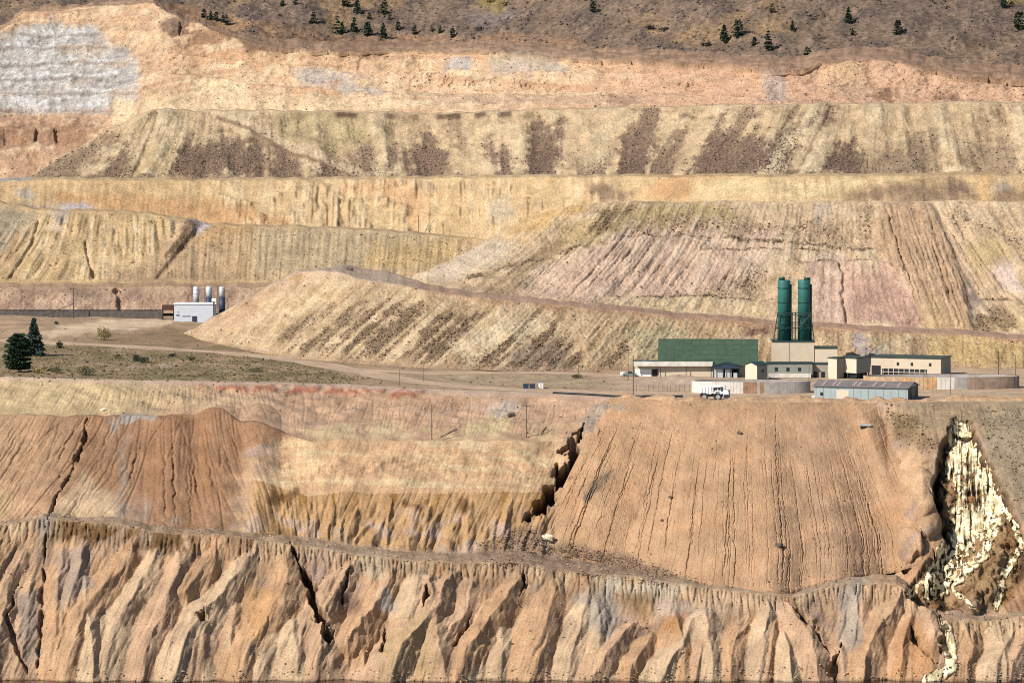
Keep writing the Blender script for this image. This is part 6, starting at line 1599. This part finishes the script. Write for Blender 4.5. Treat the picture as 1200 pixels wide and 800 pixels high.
for px, py, h, r, n, lab, mt, k in (
    (122, 398, 4.6, 2.6, 900, 'leggy yellow green shrub on the flat in front of the pale soil bank', m_shr1, 1), (71, 408, 2.3, 1.2, 400, 'small round dark shrub on the grass right of the spruce', m_shr2, 2),
    (161, 424, 2.2, 1.6, 500, 'left of two touching dark shrubs in the middle of the grass', m_shr2, 3), (169, 425, 1.8, 1.9, 500, 'right of two touching dark shrubs in the middle of the grass', m_shr2, 4),
    (101, 439, 2.8, 2.6, 700, 'olive shrub at the rim below the leggy yellow shrub', m_shr3, 5), (66, 437, 2.0, 1.8, 400, 'low yellowish shrub at the rim right of the broad conifer', m_shr3, 6),
    (45, 437, 1.4, 2.2, 350, 'low flat shrub at the foot of the broad conifer', m_shr1, 7), (225, 422, 1.4, 1.6, 300, 'small dull shrub on the grass beside the dirt road', m_shr3, 8),
    (262, 396, 1.6, 2.4, 450, 'dark low shrub at the toe of the dump spur', m_shr2, 9), (676, 443, 1.2, 1.9, 300, 'green shrub at the foot of the thin pole left of the plant', m_shr3, 10),
    (300, 436, 1.5, 2.4, 400, 'wide olive shrub near the rim above the red soil', m_shr3, 11), (137, 419, 1.2, 1.5, 260, 'little olive shrub left of the touching dark shrubs', m_shr3, 12),
    (67, 380, 1.0, .9, 160, 'tiny dark shrub on the pale soil below the grey wall', m_shr2, 13), (202, 418, 1.0, 1.4, 220, 'little brown shrub on the grass right of the dark pair', m_shr4, 14)):
    shrub(gpt(px, py), h, r, n, .32, 40 + k, lab, mt, 'shrubs on the flat')
# conifers on the far hillside: a few built, the rest copied
GRP = 'conifers on the far hillside'
hill = [ (405, 8, 5.2, 'pair mate on the left of the topmost two conifers in the left cluster'), (419, 16, 5.6, 'pair mate on the right of the topmost two conifers in the left cluster'),
 (450, 18, 5.0, 'conifer standing alone at the upper right of the left cluster'), (433, 23, 3.2, 'small conifer in the middle of the left cluster'), (457, 24, 2.6, 'tiny conifer close below the lone upper right one of the cluster'),
 (415, 38, 5.2, 'conifer in the lower row of the cluster, first from the left group'), (432, 43, 5.4, 'conifer in the lower row of the cluster, tallest in the middle'), (448, 44, 5.4, 'conifer in the lower row of the cluster with its foot at the orange bank'),
 (467, 36, 3.4, 'small conifer at the right side of the left cluster'), (485, 41, 3.8, 'conifer just right of the left cluster above the orange bank'), (506, 38, 2.6, 'first tiny conifer in the gap right of the left cluster'), (516, 39, 2.8, 'second tiny conifer in the gap right of the left cluster'),
 (530, 44, 3.6, 'rightmost conifer above the orange bank near the cluster'), (401, 41, 4.6, 'leftmost conifer in the lower row of the cluster'), (695, 15, 4.0, 'lone conifer at the top of the hill right of centre'),
 (367, 28, 5.0, 'conifer on the slope left of the cluster with a track below it'), (395, 40, 5.2, 'conifer between the cluster and the track at its left'), (330, 7, 3.2, 'left of two small conifers at the top edge left of the cluster'), (347, 6, 3.2, 'right of two small conifers at the top edge left of the cluster'),
 (849, 50, 6.2, 'left of the two near conifers on the right hand slope'), (865, 43, 6.2, 'right of the two near conifers on the right hand slope'), (900, 59, 6.6, 'largest conifer low on the right hand slope'), (947, 70, 4.4, 'conifer in the gully above the pale bank'),
 (995, 27, 5.6, 'conifer high on the right hand slope'), (1052, 40, 5.2, 'conifer on the open spur of the right hand slope'), (1176, 9, 4.6, 'conifer at the top edge near the right corner'), (1195, 35, 6.6, 'tall conifer on the right edge of the hill'), (1194, 92, 5.0, 'lowest conifer at the right edge above the terrace'),
 (905, 15, 3.4, 'faint conifer near the top above the two near ones'), (928, 36, 3.6, 'dim conifer between the two near ones and the high one'), (884, 54, 3.2, 'dull conifer tucked beside the largest one'), (999, 42, 2.6, 'small green conifer below the high one')]
proto = []
for k, (px, py, h, lab) in enumerate(hill):
    b = on(Hi, px, py)
    if k < 6:
        proto.append((tree(b, h * 1.25, h * .36, 520, h * .13, 60 + k, lab, GRP, m_leaf3, .2 if k % 2 else .7, droop=-.15), h))
    else:
        p_, h0 = proto[k % 6]; c = clone(p_, b, lab); c.scale = (h / h0,) * 3; c.rotation_euler = (0, 0, k * 1.7)
for k, px in enumerate((236, 243, 250, 257, 263)):
    b = on(Hi, px + 4, 24 + 2.1 * k - 3); p_, h0 = proto[k % 6]
    c = clone(p_, b, ('leftmost', 'second', 'middle', 'fourth', 'rightmost')[k] + ' of five small conifers in a row behind the orange crest'); c.scale = (3.4 / h0,) * 3; c['group'] = 'row of conifers behind the orange crest'
for k, (px, py, lab) in enumerate(((762, 35, 'left of two dark shrubs on the hillside right of centre'), (778, 36, 'right of two dark shrubs on the hillside right of centre'), (890, 69, 'flat dark shrub just above the terrace on the right'), (828, 54, 'low shrub left of the two near conifers'), (1052, 78, 'small dark shrub on the rim of the pale bank'), (1128, 88, 'dull shrub at the lower edge of the right hand slope'),
    (592, 6, 'yellow shrub at the top edge above centre'), (575, 3, 'yellow patch of shrub beside another at the top edge'), (1182, 5, 'yellow shrub in the upper right corner'), (562, 36, 'brown shrub on the slope above the orange bank'))):
    shrub(on(Hi, px, py), 1.5, 2.4, 220, .6, 80 + k, lab, m_shr1 if 'yellow' in lab else m_shr4, 'shrubs on the far hillside')
